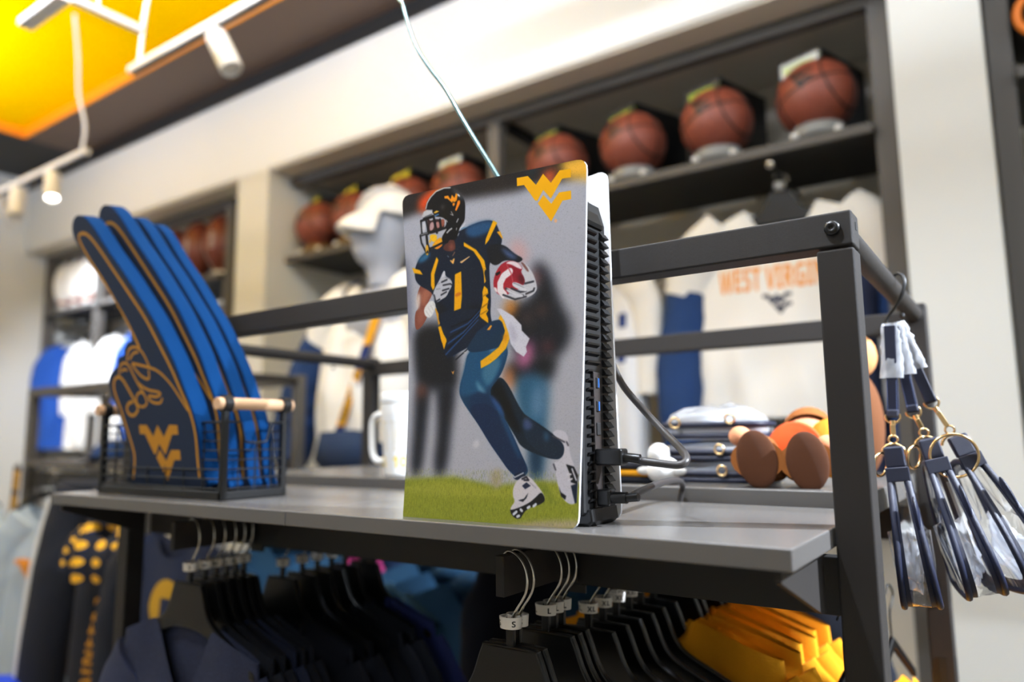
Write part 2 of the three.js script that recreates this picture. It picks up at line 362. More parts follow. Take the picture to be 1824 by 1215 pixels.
// footballs on the far left shelves
const footSkin = canvas(256, 128, (c, w, h) => {
  c.fillStyle = '#6d3322'; c.fillRect(0, 0, w, h);
  c.fillStyle = '#efe9e2'; c.fillRect(96, 0, 64, h);
  c.fillStyle = '#6d3322'; for (let i = 0; i < 6; i++) c.fillRect(104, 10 + i * 20, 48, 3);
});
const footPale = canvas(256, 128, (c, w, h) => { c.fillStyle = '#f3efe9'; c.fillRect(0, 0, w, h); c.fillStyle = '#b4705a'; c.fillRect(0, 0, 70, h); c.fillRect(0, 96, w, 8); c.fillRect(230, 0, 26, h); });
const footMat = std(0xffffff, 0.45, { map: footSkin }), footPaleMat = std(0xffffff, 0.4, { map: footPale });
function football(label, x, pale, turn, y = 2.407) {
  const k = pale ? 0.76 : 1;
  const t = thing('football', label, 'football', [x, y, -2.64], turn, 'footballs on the far left shelves');
  const prof = []; for (let i = 0; i <= 20; i++) { const a = i / 20 * Math.PI - Math.PI / 2; prof.push([Math.max(0.0001, k * 0.115 * Math.pow(Math.cos(a), 1.25)), Math.sin(a) * 0.19]); }
  const b = part('ball', lathe(prof, 28).rotateY(Math.PI * 0.55).translate(0, 0.225, 0), pale ? footPaleMat : footMat, t);
  part('lacing', [0, 1, 2, 3, 4].map((i) => box(0.034, 0.006, 0.006, [0.02, 0.18 + i * 0.022, 0.113 * k], 0.002)), M.white, b);
  part('stand', lathe([[0, 0.001], [0.06, 0.001], [0.055, 0.03], [0.03, 0.05], [0, 0.05]], 20), M.white, t);
}
[['football with a broad white panel, nearest the white column', -4.06, false, 0.2], ['brown and white football left of the one by the column', -4.32, false, 0.1], ['third football from the column, mostly hidden by the foam fingers', -4.6, false, 0.3],
  ['fourth football from the column, hidden behind the foam finger tips', -4.95, false, 0.1], ['brown football showing its white stripe just left of the foam finger tips', -5.28, false, 0.25],
].forEach(([l, x, p, a]) => football(l, x, p, a));
[['pale football right of the three others on the far left shelf', -5.6, true, 0.3], ['second pale football on the far left shelf', -5.785, true, 0.2], ['third pale football on the far left shelf', -5.97, true, 0.25], ['pale football at the far left end of the shelf', -6.155, true, 0.4]].forEach(([l, x, p, a]) => football(l, x, p, a));
// orange ring print on the ball at the right edge
{
  const t = thing('basketball', 'dark basketball with an orange ring at the upper right edge of the picture', 'basketball', [0.18, 2.4725, -2.66]);
  const b = part('ball', new THREE.SphereGeometry(0.15, 32, 24).translate(0, 0.18, 0), std(0x1a1512, 0.5), t);
  part('ring', new THREE.TorusGeometry(0.07, 0.012, 8, 36).translate(-0.03, 0.15, 0.137), std(0xe8790f, 0.5), b);
  part('stand', lathe([[0, 0], [0.08, 0], [0.08, 0.03], [0, 0.035]], 20), M.metalFar, t);
}
// ---------- the gondola rack in front ----------
const SH = 1.3;                                        // top of the shelf
const GX0 = -1.68, GX1 = -0.161, ZF = -0.895, ZR = -1.63;   // centres of the posts
{
  const t = thing('gondola_rack', 'dark grey metal gondola rack carrying the console shelf, round tubes across its ends', 'display rack');
  const slots = (x, z, face) => [0.55, 0.69, 0.83, 0.97, 1.11, 1.25].map((y) => face === 'x' ? box(0.003, 0.045, 0.014, [x, y, z]) : box(0.014, 0.045, 0.003, [x, y, z]));
  const post = (x, z, top) => part('post', span(x - 0.02, x + 0.02, 0, top, z - 0.02, z + 0.02, 0.003), M.metal, t);
  post(GX0, ZF, 1.612);
  post(GX1, ZF, 1.612);
  for (const x of [GX0, GX1]) {
    const r = post(x, ZR, 1.655);
    for (const g of [...slots(x + 0.0195, ZR, 'x'), ...slots(x, ZR + 0.0195, 'z')]) part('slot', g, M.black, r);
  }
  const fb = part('front_beam', span(GX0 - 0.02, GX1 + 0.02, 1.6145, 1.6555, ZF - 0.02, ZF + 0.02, 0.003), M.metal, t);
  part('screw_knob', [lathe([[0, 0], [0.0085, 0], [0.009, 0.002], [0.0085, 0.005], [0.006, 0.007], [0.0028, 0.0074], [0.0022, 0.005], [0, 0.005]], 10).rotateX(Math.PI / 2).translate(-0.162, 1.636, ZF + 0.02)], M.blackPlastic, fb);
  part('screw_hole', [box(0.002, 0.009, 0.006, [GX1 + 0.0195, 1.64, ZF - 0.002])], M.black, fb);
  part('rear_beam', span(GX0 + 0.02, GX1 - 0.02, 1.598, 1.64, ZR - 0.018, ZR + 0.018, 0.003), M.metal, t);
  for (const x of [GX0 + 0.02, GX1]) {
    const b = part('end_tube', rod([x, 1.638, ZF - 0.02], [x, 1.634, ZR + 0.02], 0.0155, 28), M.metal, t);
    part('tube_screw', [new THREE.SphereGeometry(0.005, 10, 8).translate(x - 0.004, 1.616, -1.02), new THREE.SphereGeometry(0.005, 10, 8).translate(x - 0.004, 1.612, -1.46)], M.blackPlastic, b);
  }
  part('stretcher', span(GX0 + 0.02, GX1 - 0.02, 1.196, 1.262, -0.945, -0.925, 0.002), M.metalDark, t);
  part('stretcher', span(GX0 + 0.02, GX1 - 0.02, 1.196, 1.262, ZR - 0.01, ZR + 0.01, 0.002), M.metalDark, t);
  for (const z of [ZF, ZR]) part('base_beam', span(GX0 + 0.02, GX1 - 0.02, 0.06, 0.12, z - 0.018, z + 0.018, 0.003), M.metal, t);
  for (const x of [GX0, GX1]) part('base_beam', span(x - 0.018, x + 0.018, 0.06, 0.12, ZR + 0.02, ZF - 0.02, 0.003), M.metal, t);
}
// shelves: two boards in front, joined at a seam, and the raised one behind
function shelfBoard(label, x0, x1, z0, z1, y, thick, brackets) {
  const t = thing('shelf_board', label, 'shelf', [0, y, 0], 0);
  part('top', span(x0, x1, -thick, 0, z1, z0, 0.0022), M.shelf, t);
  for (const x of brackets) part('bracket', prism([[0, -thick], [0.17, -thick], [0.17, -thick - 0.012], [0.02, -0.09], [0, -0.092]], 0.006).rotateY(-Math.PI / 2).translate(x, 0, -0.885), M.metal, t);
  return t;
}
shelfBoard('grey laminate shelf board with the console on it, right of the seam', -0.9005, -0.1835, -0.705, -1.105, SH, 0.022, [-0.2]);
shelfBoard('grey laminate shelf board under the wire basket, left of the seam', -1.648, -0.9015, -0.705, -1.105, SH, 0.022, [-1.62]);
{
  const t = thing('shelf_board', 'raised rear shelf board behind the console, carrying the clear pouches and tumbler', 'shelf', [0, SH, 0]);
  part('top', span(-1.648, -0.1835, -0.012, 0.022, -1.68, -1.1195, 0.002), M.shelf, t);
}

// ---------- the console ----------
{
  const con = thing('game_console', 'upright game console between two pale side plates, the front one printed with a football player', 'game console', [0, SH, 0]);
  const print = canvas(832, 1312, (paint) => {
    const nums = (s) => s.split(' ').map(Number);
    const blurBy = (n) => { paint.filter = n ? 'blur(' + n + 'px)' : 'none'; };
    const path = (s, smooth) => {
      const n = nums(s), p = []; for (let i = 0; i < n.length; i += 2) p.push([n[i], n[i + 1]]);
      paint.beginPath();
      if (!smooth) p.forEach((q, i) => (i ? paint.lineTo : paint.moveTo).apply(paint, q));
      else { const mid = (a, b) => [(a[0] + b[0]) / 2, (a[1] + b[1]) / 2], k = p.length; paint.moveTo(...mid(p[k - 1], p[0])); for (let i = 0; i < k; i++) paint.quadraticCurveTo(...p[i], ...mid(p[i], p[(i + 1) % k])); }
    };
    const fillSharp = (c, s) => { path(s); paint.closePath(); paint.fillStyle = c; paint.fill(); };
    const fillSmooth = (c, s) => { path(s, true); paint.closePath(); paint.fillStyle = c; paint.fill(); };
    const stroke = (c, s, w) => { path(s); paint.strokeStyle = c; paint.lineWidth = w; paint.lineCap = 'round'; paint.lineJoin = 'round'; paint.stroke(); };
    const pr = rng(21);
    const grass = () => { paint.filter = 'none'; for (let i = 0; i < 5200; i++) { const y = 1120 + pr() * 190, x = pr() * 832; paint.strokeStyle = pr() > 0.5 ? 'rgba(190,190,70,.22)' : 'rgba(70,84,20,.22)'; paint.lineWidth = 1.5; paint.beginPath(); paint.moveTo(x, y); paint.lineTo(x + pr() * 6 - 3, y - 6 - pr() * 9); paint.stroke(); } };
    const grainOver = () => { paint.filter = 'none'; for (let i = 0; i < 42000; i++) { paint.fillStyle = pr() > 0.5 ? 'rgba(255,255,255,.05)' : 'rgba(0,0,0,.07)'; paint.fillRect(pr() * 832, pr() * 1312, 2 + pr() * 2, 2); } };
paint.fillStyle = '#b4b5bf'; paint.fillRect(0, 0, 832, 1312);
blurBy(16);
fillSharp('#26211f', '-46 -54 887 -42 890 43 740 67 654 59 552 71 321 64 158 71 3 92 -48 98');
fillSmooth('#f0501a', '78 28 190 -16 198 4 134 79 86 79');
fillSmooth('#ff8a1e', '174 6 221 -11 221 25 142 56');
fillSmooth('#e05a2a', '673 17 706 12 720 47 674 79 653 31');
fillSmooth('#1d3a44', '592 -13 632 -12 626 15 599 16');
fillSharp('#ffbe3c', '725 -7 864 -15 867 87 752 55');
fillSmooth('#7d7f92', '-24 267 15 245 26 433 17 605 -35 602');
blurBy(20);
fillSmooth('#d3a5a4', '520 268 555 249 591 288 605 336 571 344 528 304');
fillSmooth('#1b1d24', '613 349 660 348 702 404 738 511 786 583 775 663 716 713 549 705 533 614 503 533 517 492 608 488 642 433');
fillSmooth('#15171c', '534 702 729 676 724 757 691 798 507 792 506 725');
fillSmooth('#2c5f80', '539 750 697 756 693 900 685 1143 629 1151 619 1021 582 935 559 873');
fillSmooth('#6f93b5', '636 796 670 797 666 935 624 911');
fillSmooth('#12263c', '626 1021 674 984 664 1143 628 1145');
fillSmooth('#c06a95', '549 696 583 650 618 628 633 670 613 729 571 740');
fillSmooth('#e58a4a', '506 743 535 714 543 787 529 836 499 773');
fillSmooth('#8e3d44', '667 655 687 638 708 657 695 680 674 673');
fillSmooth('#6d4a3f', '582 545 602 517 617 560 589 575');
fillSmooth('#8b5340', '644 526 664 505 678 535 651 550');
fillSmooth('#a55d5a', '613 389 634 374 655 411 642 439');
fillSmooth('#191a1f', '26 534 215 534 270 626 279 798 223 816 50 798 33 691');
fillSmooth('#181b24', '41 758 130 774 108 932 91 1147 26 1149 40 958');
fillSmooth('#181b24', '154 775 271 785 240 946 224 1143 150 1145 175 945');
fillSmooth('#c0613c', '58 798 88 779 100 819 67 831');
fillSmooth('#f28a1c', '495 479 552 481 546 531 518 540 503 509');
blurBy(9);
fillSharp('#939a2c', '-22 1157 265 1142 452 1169 557 1162 657 1147 848 1156 854 1349 -23 1338');
fillSmooth('#a3a637', '-4 1177 297 1158 468 1188 835 1168 843 1210 -5 1226');
fillSmooth('#b9a98a', '408 1327 851 1270 853 1318');
fillSmooth('#b0a48c', '444 1124 489 1098 505 1161 475 1187 445 1169');
fillSmooth('#7d8a2a', '643 1150 699 1161 735 1215 729 1240 693 1204');
blurBy(5);
fillSmooth('#cccad0', '351 1010 382 997 390 1023 359 1036');
blurBy(1.2);
grass();
fillSmooth('#8d4d3c', '80 373 120 372 145 404 137 426 99 472 120 500 73 553 39 560 39 487 65 469 52 435 61 403');
blurBy(7);
fillSmooth('#b06a52', '91 392 133 396 137 416 108 446 91 471 74 437');
blurBy(1.6);
blurBy(7);
fillSmooth('#e0cfc4', '52 415 74 404 73 457 56 482 48 454');
blurBy(1.6);
blurBy(7);
fillSmooth('#9c5b49', '61 479 91 471 103 502 82 530 52 535');
blurBy(1.6);
fillSmooth('#10202f', '462 760 507 774 581 898 624 923 681 954 764 1008 765 1056 725 1075 583 1031 554 984 433 833 403 833');
blurBy(7);
fillSmooth('#060a10', '426 815 477 767 522 848 575 959 582 984 509 934');
blurBy(1.6);
fillSmooth('#14263a', '586 913 624 924 657 952 717 984 767 1015 768 1055 732 1075 635 1032 588 980');
blurBy(7);
fillSmooth('#3f4f78', '591 920 619 928 634 952 606 968 589 952');
blurBy(1.6);
blurBy(7);
fillSmooth('#28506f', '680 964 703 980 699 1008 681 1000');
blurBy(1.6);
fillSmooth('#12395a', '321 654 460 625 519 652 506 712 477 767 418 821 509 922 554 1015 606 1083 621 1126 556 1147 473 1041 374 934 287 843 279 798 310 723');
blurBy(7);
fillSmooth('#1a5078', '321 664 369 631 429 606 488 624 518 653 490 721 431 804 393 817 291 836 282 807 299 742');
blurBy(1.6);
blurBy(7);
fillSmooth('#6f9cc0', '420 602 446 604 472 630 447 667 421 655');
blurBy(1.6);
blurBy(7);
fillSmooth('#3f7493', '396 724 485 679 473 742 423 804 392 760');
blurBy(1.6);
blurBy(7);
fillSmooth('#5f93b0', '362 766 388 796 423 825 393 828 371 802');
blurBy(1.6);
blurBy(7);
fillSmooth('#122f52', '366 813 432 829 492 873 509 932 381 931 318 863');
blurBy(1.6);
blurBy(7);
fillSmooth('#2d5896', '432 825 483 869 509 923 488 908 449 858');
blurBy(1.6);
fillSmooth('#10274a', '321 875 406 852 481 902 520 943 560 1009 609 1098 609 1122 542 1128 493 1075 433 1010 377 938');
blurBy(7);
fillSmooth('#1d4c75', '461 873 505 919 540 980 589 1074 570 1066 521 980');
blurBy(1.6);
fillSmooth('#111c2e', '44 312 85 254 166 232 291 180 396 158 455 166 477 216 492 259 427 317 428 377 436 474 430 522 445 572 333 623 223 658 199 615 150 450 142 411 52 371');
blurBy(7);
fillSmooth('#24507a', '306 176 396 158 455 169 426 210 337 222');
blurBy(1.6);
blurBy(7);
fillSmooth('#2f6c93', '52 288 102 249 142 248 118 282');
blurBy(1.6);
fillSmooth('#16181e', '412 255 492 259 542 306 585 328 557 343 500 319 457 344 420 316');
blurBy(7);
fillSmooth('#4c618c', '476 269 501 282 542 310 562 326 526 322 501 302');
blurBy(1.6);
blurBy(7);
fillSmooth('#0f1520', '150 427 260 517 379 463 410 528 379 545 269 614 212 616 179 543');
blurBy(1.6);
stroke('#0b0f16', '187 590 269 553 371 506', 5);
stroke('#1f3f66', '199 606 278 569 374 522', 5);
stroke('#0b0f16', '212 623 287 585 376 537', 5);
stroke('#1f3f66', '224 639 295 601 379 552', 5);
stroke('#0b0f16', '237 656 304 617 381 568', 5);
stroke('#1f3f66', '249 672 313 633 384 583', 5);
stroke('#0b0f16', '261 688 322 649 386 598', 5);
fillSmooth('#12304c', '316 599 428 547 512 546 525 622 489 651 369 666 317 660');
fillSharp('#121d30', '181 503 235 486 419 501 422 557 369 585 317 646 218 682 202 661 185 591');
stroke('#24487a', '209 665 272 618 373 539', 6);
stroke('#090d14', '215 644 285 601 377 529', 6);
stroke('#24487a', '221 622 299 584 381 519', 6);
stroke('#090d14', '228 601 312 567 385 508', 6);
stroke('#24487a', '234 579 325 550 389 498', 6);
stroke('#090d14', '240 558 338 533 394 488', 6);
fillSharp('#fbb100', '307 230 367 268 405 314 413 351 398 349 383 312 353 272 307 246');
fillSharp('#fbb100', '447 165 465 177 426 239 408 255 412 231');
fillSharp('#f5a81c', '462 211 477 210 491 241 484 238');
fillSharp('#fbb100', '35 302 77 316 92 336 44 325');
fillSharp('#fbb100', '168 272 178 286 154 343 154 393 144 405 134 385 136 335');
fillSharp('#fbae00', '260 352 292 343 294 443 288 489 253 496');
fillSmooth('#e07a1a', '260 427 292 424 290 436 260 443');
fillSharp('#e09a20', '152 476 158 477 172 501 172 523 179 540 170 546 162 510');
fillSharp('#fbb100', '168 553 183 550 195 581 212 604 212 616 187 614');
fillSharp('#fbb100', '181 551 188 569 213 611 199 646 181 594');
fillSharp('#e9a51c', '397 343 410 344 404 362 412 394 403 403 401 371');
fillSharp('#fbb100', '403 410 420 426 422 442 409 450 425 464 419 479 417 497 423 507 412 519 422 538 422 556 391 536 381 526 383 510 390 489 396 464 394 433');
stroke('#a86d10', '394 452 420 442', 4);
stroke('#a86d10', '390 495 421 479', 5);
stroke('#a86d10', '385 520 417 507', 4);
fillSharp('#f5a030', '414 582 433 564 441 567 429 583');
fillSharp('#fbb317', '385 699 430 676 472 650 492 620 500 590 487 558 470 543 483 523 495 548 517 591 523 619 505 659 464 692 430 712 388 728');
blurBy(7);
fillSmooth('#d98a16', '488 610 505 600 513 618 497 631');
blurBy(1.6);
fillSharp('#f6c07e', '291 294 289 305 334 288 336 291 295 312 287 308');
fillSharp('#f3b45c', '235 293 245 294 247 299 251 291 259 287 261 292 254 311 248 308');
stroke('#c98a5a', '251 277 262 264', 3);
stroke('#cfd3da', '224 274 231 280', 2);
fillSharp('#d9d7e2', '462 504 482 506 536 537 574 574 576 595 611 627 595 657 600 675 586 693 551 672 526 640 517 601 495 551');
blurBy(7);
fillSmooth('#c2bfcf', '512 559 541 572 562 625 538 640 521 601');
blurBy(1.6);
stroke('#c9c2bb', '317 660 308 663 303 661', 3);
fillSharp('#f3a64a', '236 729 245 736 254 729 248 746');
fillSmooth('#eceae6', '91 471 133 439 162 464 137 508 116 514 95 501');
stroke('#cfcac6', '101 482 126 509', 3);
stroke('#cfcac6', '115 472 137 498', 3);
stroke('#cfcac6', '128 463 148 488', 3);
stroke('#cfcac6', '142 454 159 478', 3);
fillSmooth('#c3c3ca', '145 407 179 368 201 332 211 336 211 355 236 367 248 385 240 403 228 415 216 436 191 444 162 457 145 436');
fillSharp('#d8d8dd', '195 344 205 331 210 335 209 352 191 360');
stroke('#23242c', '191 376 219 369', 6);
stroke('#23242c', '199 389 236 387 244 392', 6);
stroke('#23242c', '195 410 228 405', 6);
stroke('#23242c', '150 424 158 451 179 443', 6);
stroke('#23242c', '187 427 215 417', 6);
stroke('#8b8b95', '166 383 183 378', 3);
stroke('#8b8b95', '162 402 183 401', 3);
stroke('#8b8b95', '211 359 236 367', 3);
fillSmooth('#ae2130', '502 329 530 328 563 343 583 382 588 412 580 432 544 445 495 458 470 452 449 430 445 398 457 365 477 340');
blurBy(7);
fillSmooth('#93172a', '526 339 567 353 583 388 560 413 531 390 514 354');
blurBy(1.6);
fillSmooth('#f1dde0', '498 336 526 328 558 339 579 368 559 362 526 342');
stroke('#f2e6e8', '521 369 494 383 478 408 478 436 495 454', 28);
fillSmooth('#f0e4e4', '446 419 462 424 466 445 453 437');
fillSharp('#17100f', '455 369 477 362 478 371 461 379');
stroke('#c9505a', '506 340 527 376 535 410', 4);
blurBy(7);
fillSmooth('#5a1420', '567 377 592 403 586 425 568 424 555 399');
blurBy(1.6);
fillSmooth('#cfced4', '562 333 591 346 623 386 639 430 640 454 609 474 545 479 504 472 487 457 528 457 503 438 503 426 536 438 569 454 580 448 532 424 531 410 552 412 588 432 588 402 567 373 583 362');
fillSmooth('#7f5550', '566 337 582 342 607 377 599 380 579 355');
stroke('#34343c', '588 421 624 417', 7);
stroke('#34343c', '528 433 568 451 592 449', 7);
stroke('#34343c', '491 454 545 476 593 470', 7);
stroke('#34343c', '540 418 580 438', 7);
stroke('#34343c', '593 460 624 452 628 443', 7);
stroke('#34343c', '503 431 528 450 581 465', 7);
fillSmooth('#dedde2', '536 412 568 429 600 443 593 453 560 440 532 424');
fillSmooth('#d6d5db', '505 431 536 448 581 460 581 472 545 465 507 442');
fillSmooth('#5a3028', '219 223 252 206 266 228 266 260 219 257 199 241');
blurBy(7);
fillSmooth('#8a4a3a', '229 237 252 222 259 251 239 257');
blurBy(1.6);
fillSmooth('#3a211d', '127 52 134 127 165 118 205 127 219 144 205 168 165 174 130 177 127 142');
fillSmooth('#c29a98', '139 131 161 128 161 157 137 168');
fillSmooth('#b9807a', '168 132 189 132 192 156 172 159');
fillSmooth('#9d5744', '195 125 215 125 215 149 199 160');
fillSmooth('#ffc21a', '134 178 172 181 175 201 161 213 141 203');
fillSmooth('#ffac12', '144 224 178 199 199 197 204 226 175 243 158 237');
fillSmooth('#f58324', '165 235 202 223 199 231 175 243');
fillSmooth('#0e0d0e', '120 72 127 47 144 29 175 10 215 1 245 5 281 25 307 51 319 76 316 121 314 147 295 165 285 179 276 209 259 217 232 209 232 224 206 224 195 199 219 175 226 145 219 126 199 115 165 110 158 88 127 76');
blurBy(7);
fillSmooth('#7b7d84', '245 6 281 26 307 53 317 75 307 64 278 34');
blurBy(1.6);
fillSmooth('#e7e5e4', '280 33 294 43 294 52 281 42');
blurBy(7);
fillSmooth('#a3938e', '200 74 209 70 215 78 209 85');
blurBy(1.6);
stroke('#d8d5d2', '123 70 131 48 149 28 178 9 218 2 248 6', 5);
fillSharp('#ff9a10', '217 35 237 35 248 52 255 34 267 49 275 31 283 41 278 62 267 67 257 61 257 69 232 47 219 45');
fillSharp('#ff8a10', '281 65 285 62 294 64 294 76 275 103 268 99 278 75');
fillSharp('#ff9410', '256 73 263 66 270 74 263 82 259 81');
fillSharp('#c9c7c8', '101 99 110 82 127 76 156 80 154 104 117 109');
stroke('#0b0b0c', '110 111 158 107', 12);
stroke('#5c5c60', '117 104 151 98', 6);
fillSharp('#e9b83a', '161 92 175 86 192 91 175 96 165 96');
stroke('#4a7fb0', '168 106 185 103', 6);
fillSharp('#d6d4d6', '292 172 318 152 315 162 285 182');
fillSmooth('#3f7fa8', '285 182 311 169 341 181 318 173');
stroke('#121113', '94 117 96 149 96 173', 8);
stroke('#121113', '120 112 127 148 129 174', 9);
stroke('#121113', '161 110 168 148 175 175', 11);
stroke('#121113', '192 125 195 157', 10);
stroke('#121113', '89 175 134 170 175 167 219 162 236 141', 10);
stroke('#121113', '87 177 92 207 113 245', 8);
stroke('#121113', '120 181 123 216 132 242', 12);
stroke('#121113', '132 236 165 229 206 218 232 196', 9);
stroke('#121113', '94 117 127 113', 9);
stroke('#b9b8ba', '215 149 222 131 229 140', 4);
stroke('#b9b8ba', '192 179 212 177 222 168', 4);
stroke('#b9b8ba', '226 182 239 173 249 169', 7);
stroke('#b9b8ba', '275 147 283 135', 5);
stroke('#b9b8ba', '249 101 259 118 245 111', 3);
stroke('#b9b8ba', '90 173 127 170', 3);
stroke('#b9b8ba', '272 177 274 170', 4);
stroke('#b9b8ba', '279 201 285 192', 4);
fillSmooth('#cfcdd2', '99 123 117 120 117 157 99 168');
fillSmooth('#e5a92e', '113 218 127 217 129 252 120 263 111 252');
stroke('#1a1a1c', '116 250 122 243 125 251', 6);
fillSmooth('#f0b73a', '130 201 144 195 144 206 134 215');
fillSmooth('#142036', '547 1128 590 1115 609 1131 600 1147 562 1148 552 1140');
stroke('#c8ccd6', '550 1132 557 1138 595 1121', 5);
fillSmooth('#d9d2d6', '586 1135 619 1130 652 1158 685 1193 693 1217 663 1235 621 1241 593 1263 564 1281 545 1270 540 1249 563 1227 549 1207 553 1165');
fillSmooth('#111216', '540 1253 545 1261 621 1233 658 1203 676 1186 692 1209 690 1222 667 1235 630 1245 602 1263 588 1290 564 1288 545 1274');
stroke('#d9dce4', '557 1273 569 1264', 11);
stroke('#d9dce4', '588 1255 593 1259', 11);
stroke('#d9dce4', '619 1247 626 1243', 11);
stroke('#d9dce4', '644 1240 653 1233', 11);
stroke('#d9dce4', '574 1281 581 1278', 11);
fillSharp('#131722', '575 1222 601 1215 620 1192 611 1213 597 1226');
fillSharp('#1b2540', '591 1168 610 1155 629 1167 605 1180');
stroke('#2a2730', '591 1143 609 1135 619 1147 600 1147', 7);
stroke('#b5adb8', '624 1155 652 1174', 5);
fillSmooth('#cfccd6', '710 976 734 962 765 968 779 984 784 1015 794 1062 817 1105 825 1133 825 1204 816 1228 785 1225 758 1199 743 1159 729 1103 723 1079 755 1071 769 1039 762 1008');
fillSharp('#14151b', '775 1086 808 1094 825 1125 823 1156 797 1149 791 1118');
fillSharp('#142036', '797 1161 824 1152 823 1220 816 1224');
fillSharp('#17171c', '748 1163 758 1186 780 1198 776 1212 758 1199');
stroke('#dcdae2', '800 1102 818 1141', 6);
stroke('#dcdae2', '783 1122 796 1121', 7);
stroke('#dcdae2', '788 1142 801 1137', 7);
stroke('#4a4750', '724 1087 733 1107', 6);
stroke('#4a4750', '775 1007 782 1019', 6);
stroke('#4a4750', '717 986 766 1007', 6);
grainOver();
blurBy(0);
fillSharp('#ffb600', '552 21 599 22 633 61 662 25 694 64 728 25 772 28 773 58 739 57 694 122 663 85 639 121 630 119 583 53 553 52');
fillSharp('#ffb600', '641 131 664 103 696 141 727 105 774 106 775 137 741 137 696 206');
fillSmooth('#e6b489', '706 204 714 197 723 207 714 216');
  });
  const plastic = std(0xe9e9ec, 0.4), ink = std(0xffffff, 0.34, { map: print });
  // a plate: a rounded rectangle that leans out at the top and bows at its front edge; corners bl, br, tr, tl
  function plate(corners, r, thick, bow, lean, mat, inkMat, label) {
    const N = 44, K = 60, [bl, br, tr, tl] = corners.map(V), pos = [], uv = [], idx = [];
    const W = 0.27, H = 0.41;
    const point = (u, v, off) => {
      let a = u, b = v;
      const du = Math.min(u, 1 - u) * W, dv = Math.min(v, 1 - v) * H;
      const rr = v < 0.5 && u < 0.5 ? 0.002 : r;
      if (du < rr && dv < rr) {            // pull the corner in to a quarter circle
        const m = Math.max(rr - du, rr - dv), l = Math.hypot(rr - du, rr - dv), k = l ? m / l : 1, nu = rr - (rr - du) * k, nv = rr - (rr - dv) * k;
        a = u < 0.5 ? nu / W : 1 - nu / W; b = v < 0.5 ? nv / H : 1 - nv / H;
      }
      const p = bl.clone().multiplyScalar((1 - a) * (1 - b)).addScaledVector(br, a * (1 - b)).addScaledVector(tr, a * b).addScaledVector(tl, (1 - a) * b);
      p.x += bow * Math.sin(Math.PI * Math.pow(b, 0.9)) * Math.pow(1 - a, 2.5);
      p.z += lean * Math.sin(Math.PI * b) * (1 - 0.4 * a) + off;
      return [p, a, b];
    };
    const face = (off, flip, ink) => {
      const base = pos.length / 3;
      for (let j = 0; j <= K; j++) for (let i = 0; i <= N; i++) { const [p, a, b] = point(i / N, j / K, off); pos.push(p.x, p.y, p.z); uv.push(a, b); }
      const out = [];
      for (let j = 0; j < K; j++) for (let i = 0; i < N; i++) { const q = base + j * (N + 1) + i, e = q + N + 1; flip ? out.push(q, e, q + 1, q + 1, e, e + 1) : out.push(q, q + 1, e, q + 1, e + 1, e); }
      return out;
    };
    const make = (list) => { const g = new THREE.BufferGeometry(); g.setAttribute('position', new THREE.Float32BufferAttribute(pos.slice(), 3)); g.setAttribute('uv', new THREE.Float32BufferAttribute(uv.slice(), 2)); g.setIndex(list); g.computeVertexNormals(); return g; };
    const front = face(thick / 2, false);
    let inkGeo = null;
    if (inkMat) { inkGeo = make(front); pos.length = 0; uv.length = 0; face(thick / 2 - 0.0004, false); }
    const back = face(-thick / 2, true), all = inkMat ? front.concat(back) : front.concat(back), n1 = N + 1, half = (K + 1) * n1;
    const loop = [];
    for (let i = 0; i < N; i++) loop.push(i); for (let j = 0; j < K; j++) loop.push(j * n1 + N); for (let i = N; i > 0; i--) loop.push(K * n1 + i); for (let j = K; j > 0; j--) loop.push(j * n1);
    // the rim gets points of its own so that its edge stays crisp
    const rimBase = pos.length / 3;
    loop.forEach((k) => { for (const o of [k, k + half]) { pos.push(pos[o * 3], pos[o * 3 + 1], pos[o * 3 + 2]); uv.push(0, 0); } });
    for (let k = 0; k < loop.length; k++) { const a = rimBase + 2 * k, b = rimBase + 2 * ((k + 1) % loop.length); all.push(a, a + 1, b, b, a + 1, b + 1); }
    const m = part('side_plate', make(all), mat, con, label);
    if (inkGeo) part('printed_player', inkGeo, inkMat, m, 'full-size print of a football player in navy and gold running with a red ball');
    return m;
  }
  const py = (c) => [c[0], c[1] - SH, c[2]];
  plate([[-0.691, 1.299, -0.733], [-0.422, 1.3, -0.733], [-0.384, 1.718, -0.705], [-0.671, 1.731, -0.705]].map(py), 0.011, 0.0034, 0.008, -0.004, plastic, ink, 'front side plate with a full printed cover');
  plate([[-0.672, 0.001, -0.835], [-0.4185, 0.001, -0.835], [-0.439, 1.764, -0.862], [-0.72, 0.43, -0.862]].map((c, i) => (i === 2 ? py(c) : c)), 0.012, 0.004, 0.006, 0.004, plastic, null, 'plain pale rear side plate');
  // the black body between the plates, saw-toothed vents down the back edge
  const bx = -0.4225, gloss = std(0x0a0a0b, 0.28), matt = std(0x111112, 0.5);
  const side = [[-0.655, 0.012], [bx - 0.004, 0.012], [bx, 0.016], [bx + 0.001, 0.37], [bx - 0.006, 0.396], [bx - 0.024, 0.408], [-0.62, 0.4], [-0.672, 0.37]];
  const body = part('body', prism(side, 0.07, 0.004).translate(0, 0, -0.782), matt, con);
  const tooth = prism([[0, 0], [0.0075, 0.0015], [0.0025, 0.0085], [0, 0.009]], 0.016).translate(bx - 0.0006, 0, -0.807);
  const fin = prism([[0, 0], [0.005, 0.003], [0.005, 0.0055], [0, 0.0045]], 0.03, 0.0006).translate(bx, 0, -0.772), shortFin = prism([[0, 0], [0.005, 0.003], [0.005, 0.0055], [0, 0.0045]], 0.012, 0.0006).translate(bx, 0, -0.7635);
